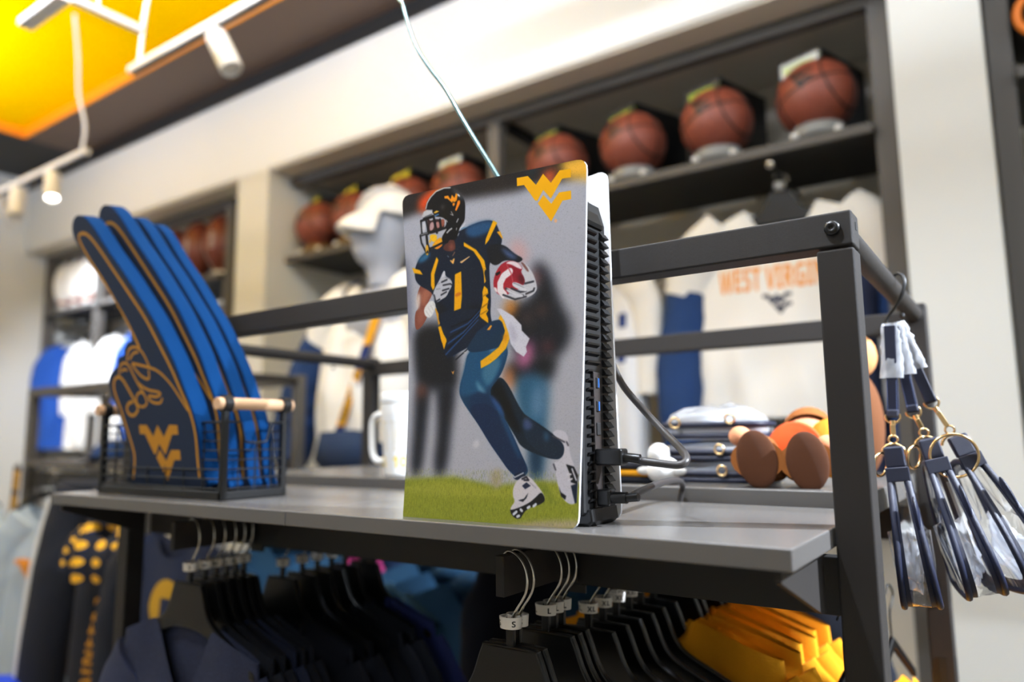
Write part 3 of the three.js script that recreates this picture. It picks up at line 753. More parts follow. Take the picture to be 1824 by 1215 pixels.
  for (let i = 0; i < 31; i++) {
    const y = 0.026 + i * 0.0108;
    part('vent_tooth', tooth, matt, body).position.y = y;
    part('vent_fin', y > 0.18 ? fin : shortFin, gloss, body).position.y = y;
  }
  part('port_panel', box(0.004, 0.16, 0.016, [bx + 0.0025, 0.1, -0.7775], 0.001), std(0x2c2624, 0.5), body);
  const blue = std(0x2a66c8, 0.4);
  part('usb_port', [box(0.003, 0.013, 0.006, [bx + 0.0045, 0.167, -0.7775], 0.001)], M.black, body); part('usb_port', box(0.003, 0.013, 0.006, [bx + 0.0045, 0.139, -0.7775], 0.001), M.black, body);
  part('usb_tongue', [box(0.0016, 0.011, 0.0022, [bx + 0.0061, 0.167, -0.7775]), box(0.0016, 0.011, 0.0022, [bx + 0.0061, 0.139, -0.7775])], blue, body);
  part('network_port', box(0.003, 0.015, 0.009, [bx + 0.0045, 0.112, -0.7775], 0.001), M.black, body);
  part('crown', [prism([[bx - 0.006, 0.392], [bx + 0.0035, 0.368], [bx + 0.004, 0.362], [bx - 0.01, 0.362], [bx - 0.05, 0.4], [bx - 0.02, 0.409]], 0.054, 0.003).translate(0, 0, -0.78)], gloss, body);
  part('foot', prism([[bx - 0.2, 0.0005], [bx + 0.002, 0.0005], [bx + 0.008, 0.006], [bx + 0.006, 0.02], [bx - 0.2, 0.02]], 0.066, 0.003).translate(0, 0, -0.786), M.blackPlastic, con);
}
// cables
{
  const t = thing('cable', 'dark grey video cable plugged into the console back, looping up behind it', 'cable');
  part('plug', [span(-0.4195, -0.384, 1.3695, 1.389, -0.787, -0.768, 0.003), rod([-0.385, 1.379, -0.7775], [-0.366, 1.377, -0.78], 0.0055)], M.blackPlastic, t);
  part('cord', tube([[-0.37, 1.3775, -0.779], [-0.369, 1.375, -0.785], [-0.347, 1.372, -0.79], [-0.328, 1.37, -0.795], [-0.32, 1.373, -0.8], [-0.323, 1.38, -0.81], [-0.34, 1.391, -0.83], [-0.368, 1.408, -0.855], [-0.407, 1.438, -0.88], [-0.435, 1.468, -0.885], [-0.452, 1.496, -0.89], [-0.462, 1.52, -0.895], [-0.468, 1.548, -0.895]], 0.0046, 90, false, 10), std(0x3c3938, 0.35), t);
}
{
  const t = thing('cable', 'dark power cord plugged in low on the console, bending down to the shelf', 'cable');
  part('plug', [span(-0.4195, -0.402, 1.322, 1.342, -0.788, -0.77, 0.003), rod([-0.403, 1.332, -0.779], [-0.384, 1.3325, -0.78], 0.0068), rod([-0.384, 1.3325, -0.78], [-0.37, 1.334, -0.781], 0.0052)], M.blackPlastic, t);
  part('cord', tube([[-0.374, 1.3335, -0.781], [-0.381, 1.335, -0.79], [-0.382, 1.34, -0.83], [-0.395, 1.342, -0.9], [-0.41, 1.341, -0.98], [-0.432, 1.334, -1.06], [-0.446, 1.323, -1.1], [-0.454, 1.308, -1.111], [-0.458, 1.27, -1.1125], [-0.458, 1.2, -1.1125]], 0.0046, 90, false, 10), std(0x3c3938, 0.35), t);
}
{
  const t = thing('cable', 'thin pale grey cable dropping from the ceiling behind the console top', 'cable');
  part('cord', tube([[-0.845, 3.46, -0.80], [-0.83, 2.6, -0.80], [-0.769, 2.139, -0.79], [-0.751, 2.086, -0.785], [-0.737, 2.041, -0.785], [-0.718, 1.997, -0.785], [-0.691, 1.955, -0.785], [-0.663, 1.917, -0.785], [-0.628, 1.857, -0.785], [-0.596, 1.805, -0.785], [-0.571, 1.765, -0.785], [-0.556, 1.733, -0.785], [-0.565, 1.64, -0.785]], 0.0032, 120, false, 10), std(0x86aab0, 0.22, { metalness: 0.75 }), t);
}

// ---------- wire basket with the foam hands ----------
{
  const t = thing('wire_basket', 'black wire basket with wooden handles holding the foam hands', 'basket', [0, SH, 0]);
  const X0 = -1.562, X1 = -1.136, Z0 = -0.755, Z1 = -0.89, H = 0.135;
  part('base_frame', [span(X0, X1, 0.001, 0.016, Z0 - 0.006, Z0, 0.002), span(X0, X1, 0.001, 0.016, Z1, Z1 + 0.006, 0.002), span(X0, X0 + 0.006, 0.001, 0.016, Z1 + 0.006, Z0 - 0.006, 0.002), span(X1 - 0.006, X1, 0.001, 0.016, Z1 + 0.006, Z0 - 0.006, 0.002)], M.blackWire, t);
  for (const x of [X0, X1]) for (const z of [Z0, Z1]) part('post', box(0.012, H + 0.035, 0.012, [x + (x === X0 ? 0.006 : -0.006), (H + 0.035) / 2, z + (z === Z0 ? -0.006 : 0.006)], 0.003), M.blackWire, t);
  for (const z of [Z0 - 0.003, Z1 + 0.003]) {
    for (let i = 0; i < 8; i++) part('wire', rod([X0, 0.02 + i * (H - 0.02) / 7, z], [X1, 0.02 + i * (H - 0.02) / 7, z], i === 7 ? 0.0022 : 0.0013, 8), M.blackWire, t);
    for (let i = 1; i < 7; i++) part('wire', rod([X0 + (X1 - X0) * i / 7, 0.012, z], [X0 + (X1 - X0) * i / 7, H, z], 0.0013, 8), M.blackWire, t);
  }
  for (const x of [X0 + 0.003, X1 - 0.003]) {
    const lip = (y) => [[x, y, Z0 - 0.01], [x, y, Z0 - 0.035], [x, y - 0.034, Z0 - 0.045], [x, y - 0.036, Z0 - 0.06], [x, y - 0.036, Z1 + 0.06], [x, y - 0.034, Z1 + 0.045], [x, y, Z1 + 0.035], [x, y, Z1 + 0.01]];
    part('wire', tube(lip(H), 0.0022, 60, false, 6, 0.1), M.blackWire, t);
    for (let i = 0; i < 5; i++) part('wire', rod([x, 0.02 + i * (H - 0.02) / 7, Z0], [x, 0.02 + i * (H - 0.02) / 7, Z1], 0.0013, 8), M.blackWire, t);
    for (let i = 1; i < 4; i++) part('wire', rod([x, 0.012, Z0 + (Z1 - Z0) * i / 4], [x, H - 0.036, Z0 + (Z1 - Z0) * i / 4], 0.0013, 8), M.blackWire, t);
  }
  for (let i = 1; i < 6; i++) part('wire', rod([X0, 0.004, Z0 + (Z1 - Z0) * i / 6], [X1, 0.004, Z0 + (Z1 - Z0) * i / 6], 0.0013, 6), M.blackWire, t);
  for (const x of [X0 + 0.006, X1 - 0.006]) {
    const h = part('handle', rod([x, H + 0.032, Z0 + 0.012], [x, H + 0.032, Z1 - 0.01], 0.0105, 20), M.wood, t);
    part('handle_ring', rod([x, H + 0.032, Z0 + 0.001], [x, H + 0.032, Z0 - 0.014], 0.015, 20), M.blackWire, h); part('handle_ring', rod([x, H + 0.032, Z1 + 0.014], [x, H + 0.032, Z1 - 0.002], 0.015, 20), M.blackWire, h);
  }
}
{
  const pairs = (s) => { const n = s.split(' ').map(Number), o = []; for (let i = 0; i < n.length; i += 2) o.push([n[i] / 1000, n[i + 1] / 1000]); return o; };
  const outline = pairs('-83 540 -80 520 -68 503 -30 460 24 406 63 360 100 308 111 287 86 290 69 277 66 267 43 261 35 245 15 237 1 226 -3 212 2 188 19 162 33 127 49 88 47 53 33 16 163 13 286 13 289 39 286 75 284 115 271 160 256 192 235 238 206 285 176 329 136 376 95 423 44 476 2 524 -24 548 -50 560 -72 556');
  const lines = ['123 278 95 323 60 365 18 419 -28 467 -58 506 -62 520 -47 523 -24 517 8 489 60 433 110 379 158 327 195 272 225 229 247 187 269 151 279 110 276 66 276 34', '51 26 67 63 60 90 46 125 30 167 14 197 15 217 30 226 48 223 70 197 94 167 96 158 80 147 62 149 52 161 64 173 78 174',
    '40 230 44 246 62 252 79 247 95 220 127 183 131 169 115 162 94 167 92 184 110 193 123 188', '75 255 78 271 97 280 119 277 137 263 152 237', '93 248 152 237 183 227 218 202 243 174 262 153', '92 246 109 226 147 211 148 230', '105 210 128 195 186 188 167 179 134 185 143 171 176 167 183 176', '86 257 98 268 116 268', '51 235 59 240 70 236'];
  const bx0 = -0.1, by0 = 0, bw = 0.4, bh = 0.56;
  const face = canvas(800, 1120, (c, w, h) => {
    const X = (x) => (x - bx0) / bw * w, Y = (y) => h - (y - by0) / bh * h;
    c.fillStyle = '#0d2340'; c.fillRect(0, 0, w, h);
    c.strokeStyle = '#c98a18'; c.lineJoin = c.lineCap = 'round';
    lines.forEach((s, k) => {
      const p = pairs(s); c.lineWidth = k < 2 ? 13 : 10; c.beginPath(); c.moveTo(X(p[0][0]), Y(p[0][1]));
      for (let i = 1; i < p.length - 1; i++) c.quadraticCurveTo(X(p[i][0]), Y(p[i][1]), X((p[i][0] + p[i + 1][0]) / 2), Y((p[i][1] + p[i + 1][1]) / 2));
      c.lineTo(X(p[p.length - 1][0]), Y(p[p.length - 1][1])); c.stroke();
    });
    c.save(); c.translate(X(0.093), Y(0.129)); c.rotate(0.02); emblem(c, 0, 0, 262, '#c98a18'); c.restore();
  });
  const faceMat = std(0xffffff, 0.85, { map: face, bumpMap: rep(tex.foam, 8), bumpScale: 0.0006 }), foam = new THREE.MeshPhysicalMaterial({ color: 0x07386a, roughness: 1, specularIntensity: 0.25, bumpMap: rep(tex.foam, 14), bumpScale: 0.0012 });
  const K = 0.2, lean = Math.atan(K);
  const labels = ['front blue foam finger, its navy printed palm facing out above the basket', 'second blue foam finger in the basket, taller, right behind the front one', 'third blue foam finger in the basket, with a shorter tip', 'rearmost blue foam finger in the basket, leaning on the rack beam'];
  const th = [0.035, 0.033, 0.03, 0.027]; let z = 0;
  [[0, 0], [0.01, 0.026], [0.024, 0.006], [0.03, -0.002]].forEach(([dx, dy], i) => {
    const t = thing('foam_finger', labels[i], 'foam hand', [-1.487 + dx, SH + 0.007, -0.766 - z], 0, 'foam fingers in the basket');
    t.rotation.x = [0.165, 0.148, 0.134, 0.122][i]; t.rotation.z = [0, -0.02, -0.03, -0.035][i];
    const o = outline.map(([x, y]) => [x, y > 0.05 ? y + dy : y]);
    const b = part('foam_body', prism(o, th[i] - 0.003, 0.004, true, 3).translate(0, 0, -th[i] / 2), foam, t);
    const f = new THREE.ShapeGeometry(shapeOf(outline.map(([x, y]) => [x, y > 0.05 ? y + dy : y]), true), 8).scale(1, 1, 1);
    // the print stops short of the rounded edge
    const p = f.attributes.position, uv = f.attributes.uv;
    for (let k = 0; k < p.count; k++) uv.setXY(k, (p.getX(k) - bx0) / bw, (p.getY(k) - dy - by0) / bh);
    part('printed_face', f.translate(0, 0, 0.0004), faceMat, b);
    z += th[i] + 0.001;
  });
}
// ---------- hangers and what hangs on them ----------
// faceout arms under the shelf; hangers hook over them
function faceout(label, x, y, z0, z1) {
  const t = thing('faceout_arm', label, 'hanging arm', [x, y, 0], 0);
  part('bar', span(-0.0065, 0.0065, -0.05, 0, z1 + 0.004, z0, 0.001), M.metal, t);
  part('mount', span(-0.02, 0.02, -0.055, 0.004, z1, z1 + 0.004), M.metalDark, t);
}
const AX = -1.29, BX = -0.554, ATOP = 1.256, RTOP = 1.236;
faceout('square hanging arm under the left shelf board, with the navy tees on it', AX, ATOP, -0.762, -0.924);
faceout('square hanging arm under the console, with the S and L hangers on it', BX, ATOP, -0.762, -0.924);
faceout('rear hanging arm behind the left one, with the black tees on it', AX, RTOP, -1.56, -0.946);
faceout('rear hanging arm behind the console one, with the XL hangers and yellow tees', BX, RTOP, -1.56, -0.946);
const sizeTex = {};
const sizeMat = (s) => sizeTex[s] ??= std(0xffffff, 0.5, { map: canvas(256, 48, (c, w, h) => { c.fillStyle = '#e9e4dc'; c.fillRect(0, 0, w, h); c.fillStyle = '#151515'; c.font = 'bold 34px sans-serif'; c.textAlign = 'center'; for (const x of [32, 96, 160, 224]) c.fillText(s, x, 37, 56); }) });
// origin at the top of the neck stem; the hook rises to an arm of half-width 6.5 mm
function addHanger(t, rise, size, stretch = 1) {
  const h = part('hook', tube([[0, -0.004, 0], [0.006, 0.012, 0], [0.022, rise * 0.42, 0], [0.0255, rise * 0.68, 0], [0.018, rise * 0.9, 0], [0, rise + 0.0026, 0], [-0.012, rise * 0.94, 0], [-0.0165, rise * 0.76, 0], [-0.0155, rise * 0.66, 0]], 0.0019, 40, false, 8), M.chrome, t);
  part('neck', box(0.012, 0.03, 0.007, [0, -0.016, 0], 0.002), M.blackPlastic, t);
  const ring = lathe([[0.0105, -0.006], [0.0145, -0.006], [0.0155, 0.008], [0.0125, 0.008]], 24).scale(1, 1, 0.8);
  for (let k = 0; k < ring.attributes.uv.count; k++) ring.attributes.uv.setY(k, Math.min(0.98, Math.max(0.02, (ring.attributes.position.getY(k) + 0.006) / 0.014)));
  part('size_ring', ring, sizeMat(size), t);
  const a = stretch;
  const o = [[-0.034, -0.028], [0.034, -0.028], [0.044, -0.034], [0.06, -0.072], [0.08, -0.094], [0.13, -0.118], [0.2 * a, -0.148], [0.212 * a, -0.16], [0.2 * a, -0.166], [0.12, -0.14], [0.07, -0.118], [0.03, -0.108], [-0.03, -0.108], [-0.07, -0.118], [-0.12, -0.14], [-0.2 * a, -0.166], [-0.212 * a, -0.16], [-0.2 * a, -0.148], [-0.13, -0.118], [-0.08, -0.094], [-0.06, -0.072], [-0.044, -0.034]];
  part('shoulder_bar', prism(o, 0.011, 0.0025, true), M.blackPlastic, t);
  return h;
}
const tee = { w0: 0.235, w1: 0.21, h: 0.62, d: 0.02, neck: 0.085, front: 0.085, back: 0.012, slope: 0.062, fold: 0.008 };
function hungTee(label, group, x, z, top, size, mat, o = {}, turn = 0, sleeve = mat) {
  const neckY = top - 0.085;
  const t = thing('hanging_tee', label, 'T-shirt', [x, neckY, z], turn, group);
  addHanger(t, top - neckY, size, 0.97);
  const p = { ...tee, ...o };
  part('shirt', trunk(p).translate(0, -0.03 - 0.045 + (p.lift ?? 0), 0), mat, t);
  const y0 = -0.075 + (p.lift ?? 0) - p.slope;
  for (const s of [-1, 1]) part('sleeve', limb([[s * (p.w1 - 0.03), y0 - 0.055, 0], [s * (p.w1 + 0.025), y0 - 0.13, 0], [s * (p.w1 + 0.05), y0 - 0.21, 0]], [0.062, 0.066, 0.07], 0.3, 8, 16, 0.1, s + z * 9), sleeve, t);
  if (p.band !== false) {
    const pts = []; for (let i = 0; i <= 24; i++) { const q = -1 + i / 12; pts.push([q * p.neck, -0.075 + (p.lift ?? 0) - p.slope * p.neck / p.w1 * 0.9 - p.front * (p.vee ? 1 - Math.abs(q) : Math.sqrt(Math.max(0, 1 - q * q))), p.d * 0.28 + 0.006]); }
    part('neckband', tube(pts, 0.0055, 48, false, 6), mat, t);
  }
  return t;
}
const heather = canvas(256, 256, (c, w, h) => { c.fillStyle = '#252d4a'; c.fillRect(0, 0, w, h); const r = rng(9); for (let i = 0; i < 9000; i++) { c.fillStyle = r() > 0.5 ? 'rgba(90,98,130,.28)' : 'rgba(10,14,30,.3)'; c.fillRect(r() * w, r() * h, 1 + r() * 4, 1); } }, [5, 5]);
const heatherCloth = cloth(0xffffff, { map: heather });
hungTee('heather navy V-neck T-shirt on a black hanger, front of the left arm', null, AX, -0.8, ATOP, 'S', heatherCloth, { vee: true, front: 0.14, neck: 0.09, band: false });
const black = M.navyDark;
[['dark navy tee right behind the heather V-neck', -0.83, 'M'], ['second dark navy tee behind the heather V-neck', -0.853, 'M'], ['third dark navy tee behind the heather V-neck', -0.876, 'L'], ['fourth dark navy tee behind the heather V-neck', -0.896, 'L'], ['fifth dark navy tee behind the heather V-neck, last on the front arm', -0.914, 'XL']]
  .forEach(([l, z, s], i) => hungTee(l, 'dark navy tees on the left front arm', AX, z, ATOP, s, i === 2 ? M.navyCloth : black, { seed: i + 2 }));
[['black tee at the front of the rear left arm', -1.0, 'S'], ['second black tee on the rear left arm', -1.05, 'M'], ['third black tee on the rear left arm', -1.09, 'L'], ['fourth black tee on the rear left arm', -1.13, 'XL'], ['fifth black tee on the rear left arm', -1.17, 'XL']]
  .forEach(([l, z, s], i) => hungTee(l, 'black tees on the rear left arm', AX + 0.01, z, RTOP, s, black, { seed: i + 9 }));
hungTee('bright blue-edged tee hanging last in the row of black tees', null, AX + 0.02, -1.22, RTOP, 'XXL', cloth(0x3a4a9c), { seed: 4 });
[['black hanger with a white S size ring under the console', -0.785, 'S', 0.13], ['black hanger right behind the S one, also marked S', -0.8, 'S', 0.13], ['black hanger with a white L size ring', -0.868, 'L', 0.13], ['second black hanger with an L size ring', -0.888, 'L', 0.13], ['third black L hanger, nearest the crossbar', -0.908, 'L', 0.13]]
  .forEach(([l, z, s, n], i) => hungTee(l + ', dark low-necked top', 'dark tops on the front console arm', BX, z, ATOP, s, black, { neck: 0.15, front: 0.12, back: 0.07, lift: -0.085, w1: 0.2, seed: i, band: false }));
[['black hanger marked XL, first behind the crossbar', -0.985, 'XL'], ['black hanger marked XL, second behind the crossbar', -1.03, 'XL'], ['black hanger marked XL, third behind the crossbar', -1.075, 'XL'], ['black hanger marked XXL, fourth behind the crossbar', -1.12, 'XXL'], ['black hanger marked XXL, just before the yellow tees', -1.165, 'XXL']]
  .forEach(([l, z, s], i) => hungTee(l + ', with a dark low-necked top', 'dark tops on the rear console arm', BX, z, RTOP, s, i === 3 ? M.tealNavy : black, { neck: 0.15, front: 0.12, back: 0.07, lift: -0.085, w1: 0.2, seed: i + 5, band: false }));
[['frontmost bright yellow tee behind the black hangers', -1.215], ['second bright yellow tee in the row', -1.27], ['third bright yellow tee in the row', -1.325], ['fourth bright yellow tee in the row', -1.375], ['fifth bright yellow tee in the row', -1.425], ['rearmost bright yellow tee in the row', -1.475]]
  .forEach(([l, z], i) => hungTee(l, 'yellow tees on the rear console arm', BX + 0.012 * (i % 2), z, RTOP, 'L', M.yellowCloth, { seed: i * 2, fold: 0.011, front: 0.05, neck: 0.072, lift: 0.04, w1: 0.215, thick: 0.014 }));
// yellow hoodies seen past the right post
for (const [l, x, z, turn] of [['yellow top hanging past the right front post, its sleeve forward', -0.2, -1.27, 1.2], ['orange-yellow top hanging beside the rear right post', -0.17, -1.52, 1.35]]) {
  const t = thing('yellow_sweatshirt', l, 'sweatshirt', [x - 0.06, 1.05, z], turn);
  part('trunk', trunk({ ...tee, w0: 0.12, w1: 0.1, d: 0.045, neck: 0.05, seed: z * 7, fold: 0.016 }).translate(0, -0.06, 0), M.yellowCloth, t);
  for (const s of [-1, 1]) part('sleeve', limb([[s * 0.07, -0.13, 0.01], [s * 0.1, -0.3, 0.03], [s * 0.1, -0.5, 0.05]], [0.04, 0.038, 0.034], 0.8, 10, 16, 0.25, s), M.yellowCloth, t);
  const h = part('shoulder_bar', prism([[-0.09, -0.1], [0, -0.03], [0.09, -0.1], [0.09, -0.085], [0, -0.012], [-0.09, -0.085]], 0.01, 0.002), M.blackPlastic, t);
  part('hook', tube([[0, -0.02, 0], [0, 0.03, 0], [0.02, 0.06, 0], [0, 0.08, 0], [-0.015, 0.065, 0]], 0.0018, 24), M.blackWire, h);
}
// hoodies hanging in the shade at the back
function hoodie(name, label, at, turn, mat, o = {}, extra) {
  const t = thing(name, label, o.kind ?? 'hoodie', at, turn, o.group);
  const w = o.w ?? 0.25, w1 = o.w1 ?? 0.225;
  part('trunk', trunk({ w0: w, w1, h: o.h ?? 0.66, d: o.d ?? 0.06, neck: o.neck ?? 0.085, front: 0.07, back: 0.02, slope: 0.075, fold: o.fold ?? 0.016, seed: at[2] * 13 + at[0] * 7 }), o.map ?? mat, t);
  const sl = o.sleeve ?? mat;
  for (const s of [-1, 1]) part('sleeve', limb([[s * (w1 - 0.045), -0.1, 0], [s * (w1 + 0.03), -0.22, 0.005], [s * (w1 + 0.055), -0.42, 0.012], [s * (w1 + 0.05), -0.6, 0.03]], [0.075, 0.072, 0.06, 0.042], o.sf ?? 0.62, 20, 18, 0.16, s * 3 + at[2]), sl, t);
  if (o.hood !== false) part('hood', loft([0, 0.2, 0.45, 0.7, 0.9, 1].map((q) => { const r = []; for (let i = 0; i < 20; i++) { const a = i / 20 * Math.PI * 2; const k = Math.sin(Math.PI * (0.12 + q * 0.86)); r.push([Math.cos(a) * 0.1 * k, -0.075 + q * 0.09 + Math.sin(a) * 0.01, -0.025 + Math.sin(a) * 0.055 * k]); } return r; })), mat, t);
  if (o.hook !== false) { const k = part('shoulder_bar', prism([[-0.19, -0.085], [-0.05, -0.02], [0.05, -0.02], [0.19, -0.085], [0.19, -0.07], [0.05, 0.01], [0, 0.02], [-0.05, 0.01], [-0.19, -0.07]], 0.012, 0.002), M.blackPlastic, t); part('hook', tube([[0, 0.01, 0], [0, 0.05, 0], [0.02, 0.075, 0], [0, 0.1, 0], [-0.016, 0.085, 0]], 0.002, 24), M.chrome, k); }
  if (extra) extra(t);
  return t;
}
[['teal navy hoodie in the shade at the back, nearest the console arm', [-1.36, 1.0, -1.76]], ['teal navy hoodie in the shade at the back, second of four', [-1.48, 1.015, -1.82]], ['teal navy hoodie in the shade at the back, third of four', [-1.6, 1.03, -1.88]], ['teal navy hoodie in the shade at the back, leftmost of four', [-2.2, 1.06, -1.76]]]
  .forEach(([l, at], i) => hoodie('hanging_hoodie', l, at, 0.25 + 0.1 * i, M.tealNavy, { group: 'teal navy hoodies at the back of the gondola', d: 0.035, hook: false, sf: 0.5, h: 0.8 }));
hoodie('hanging_hoodie', 'magenta top showing as a small pink strip beside the teal hoodies', [-1.935, 1.05, -1.85], 0.2, M.purple, { d: 0.03, hook: false, w: 0.07, w1: 0.05, neck: 0.02, sf: 0.3 });
[['dark navy hoodie on the back of the gondola, behind the L hangers', -1.0], ['dark navy hoodie on the back of the gondola, behind the XL hangers', -0.72], ['dark navy hoodie on the back of the gondola, behind the yellow tees', -0.6]]
  .forEach(([l, x], i) => hoodie('hanging_hoodie', l, [x, 1.16 + 0.02 * (i % 2), -1.74 - 0.05 * (i % 2)], 0.3, i === 1 ? M.tealNavy : M.navyDark, { group: 'dark navy hoodies on the back of the gondola', d: 0.03, hook: false, sf: 0.4, h: 0.9 }));
const seal = canvas(512, 512, (c, w, h) => {
  c.fillStyle = '#15203c'; c.fillRect(0, 0, w, h);
  c.fillStyle = '#b98d17'; c.beginPath(); c.ellipse(128, 180, 40, 60, 0, 0, 7); c.fill(); c.fillStyle = '#15203c'; c.fillRect(116, 160, 24, 90);
  c.fillStyle = '#b98d17'; c.fillRect(108, 252, 40, 9);
});
hoodie('hanging_tee', 'navy tee with a round gold emblem in the shade left of the hanging arm', [-2.02, 1.17, -1.2], 0.05, M.navyDark, { kind: 'T-shirt', map: cloth(0xffffff, { map: seal }), d: 0.03, hood: false, hook: false });

// ---------- the sweatshirt display in the wall niche ----------
const blockTop = (base, draw) => cloth(0xffffff, { map: canvas(1024, 1024, (c, w, h) => { c.fillStyle = base; c.fillRect(0, 0, w, h); draw(c, w, h); }) });
const raglan = blockTop('#f0ede7', (c) => {
  c.fillStyle = '#f0962a'; c.font = 'bold 90px sans-serif'; c.textAlign = 'center';
  c.save(); c.translate(252, 446); c.scale(1, 1.7); c.fillText('WEST VIRGINIA', 0, 0, 318); c.restore();
  c.save(); c.translate(206, 470); c.scale(1, 1.72); emblem(c, 0, 0, 72, '#1b2745'); c.restore();
});
{
  const t = thing('sweatshirt', 'white raglan sweatshirt with orange lettering and navy sleeves, on a hanger in the niche', 'sweatshirt', [-0.66, 2.26, -2.66], 0.06);
  part('trunk', trunk({ w0: 0.335, w1: 0.29, h: 0.8, d: 0.08, neck: 0.11, front: 0.1, back: 0.03, slope: 0.11, fold: 0.014, seed: 3 }), raglan, t);
  for (const s of [-1, 1]) {
    part('shoulder_panel', limb([[s * 0.2, -0.1, 0], [s * 0.31, -0.2, 0.01], [s * 0.36, -0.34, 0.01]], [0.1, 0.1, 0.088], 0.72, 10, 20, 0.05, s), M.whiteCloth, t);
    part('sleeve', limb([[s * 0.35, -0.33, 0.01], [s * 0.38, -0.52, 0.03], [s * 0.385, -0.74, 0.06], [s * 0.37, -0.95, 0.08]], [0.087, 0.088, 0.08, 0.06], 0.72, 20, 20, 0.14, s + 6), M.navySleeve, t);
  }
  const h = part('hanger_bar', prism([[-0.075, -0.085], [-0.03, -0.01], [0.03, -0.01], [0.075, -0.085], [0.22, -0.135], [0.22, -0.155], [0.06, -0.13], [-0.06, -0.13], [-0.22, -0.155], [-0.22, -0.135]], 0.02, 0.004).translate(0, 0.03, 0), M.blackPlastic, t, 'black plastic hanger');
  part('hook', [tube([[0, 0.01, 0], [0, 0.04, 0], [0.03, 0.065, 0], [0, 0.092, 0], [-0.02, 0.075, 0]], 0.005, 24)], M.chrome, h);
  part('size_ring', lathe([[0.012, 0.03], [0.02, 0.03], [0.02, 0.05], [0.012, 0.05]], 16), M.white, t);
}
{
  const t = thing('faceout_arm', 'thin round hanging arm under the wall shelf, holding the white sweatshirt', 'hanging arm', [-0.66, 2.342, 0]);
  part('bar', rod([0, 0, -2.99], [0, 0, -2.56], 0.007), M.metalDark, t);
  part('end_knob', new THREE.SphereGeometry(0.016, 14, 10).translate(0, 0.006, -2.55), M.chrome, t);
}
const jersey = blockTop('#e9ecf2', (c) => { c.fillStyle = '#1f3a7c'; c.fillRect(388, 330, 46, 70); c.fillRect(388, 500, 46, 70); c.fillRect(120, 330, 90, 120); c.fillRect(120, 540, 90, 120); });
hoodie('hanging_jersey', 'white jersey with square blue marks hanging just right of the console', [-1.40, 2.16, -2.66], -0.1, M.whiteCloth, { kind: 'jersey', map: jersey, hood: false, h: 0.85, d: 0.07, w: 0.2, w1: 0.17, sleeve: M.whiteCloth });
[['pale grey sweatshirt hanging next to the white jersey', -1.1, 1.2], ['grey sweatshirt hanging between the jersey and the raglan sleeve', -1.0, 1.3]].forEach(([l, x, a], i) => hoodie('hanging_hoodie', l, [x, 2.1, -2.86], a, M.greyCloth, { group: 'grey sweatshirts in the wall niche', h: 0.85, hood: false, d: 0.05, w: 0.13, w1: 0.1, fold: 0.02 }));
[['navy sweatshirt in the niche behind the right post', -0.36, 1.3]].forEach(([l, x, a]) => hoodie('hanging_hoodie', l, [x, 2.05, -2.8], a, M.navyCloth, { h: 0.85, hood: false, w: 0.2, w1: 0.16 }));

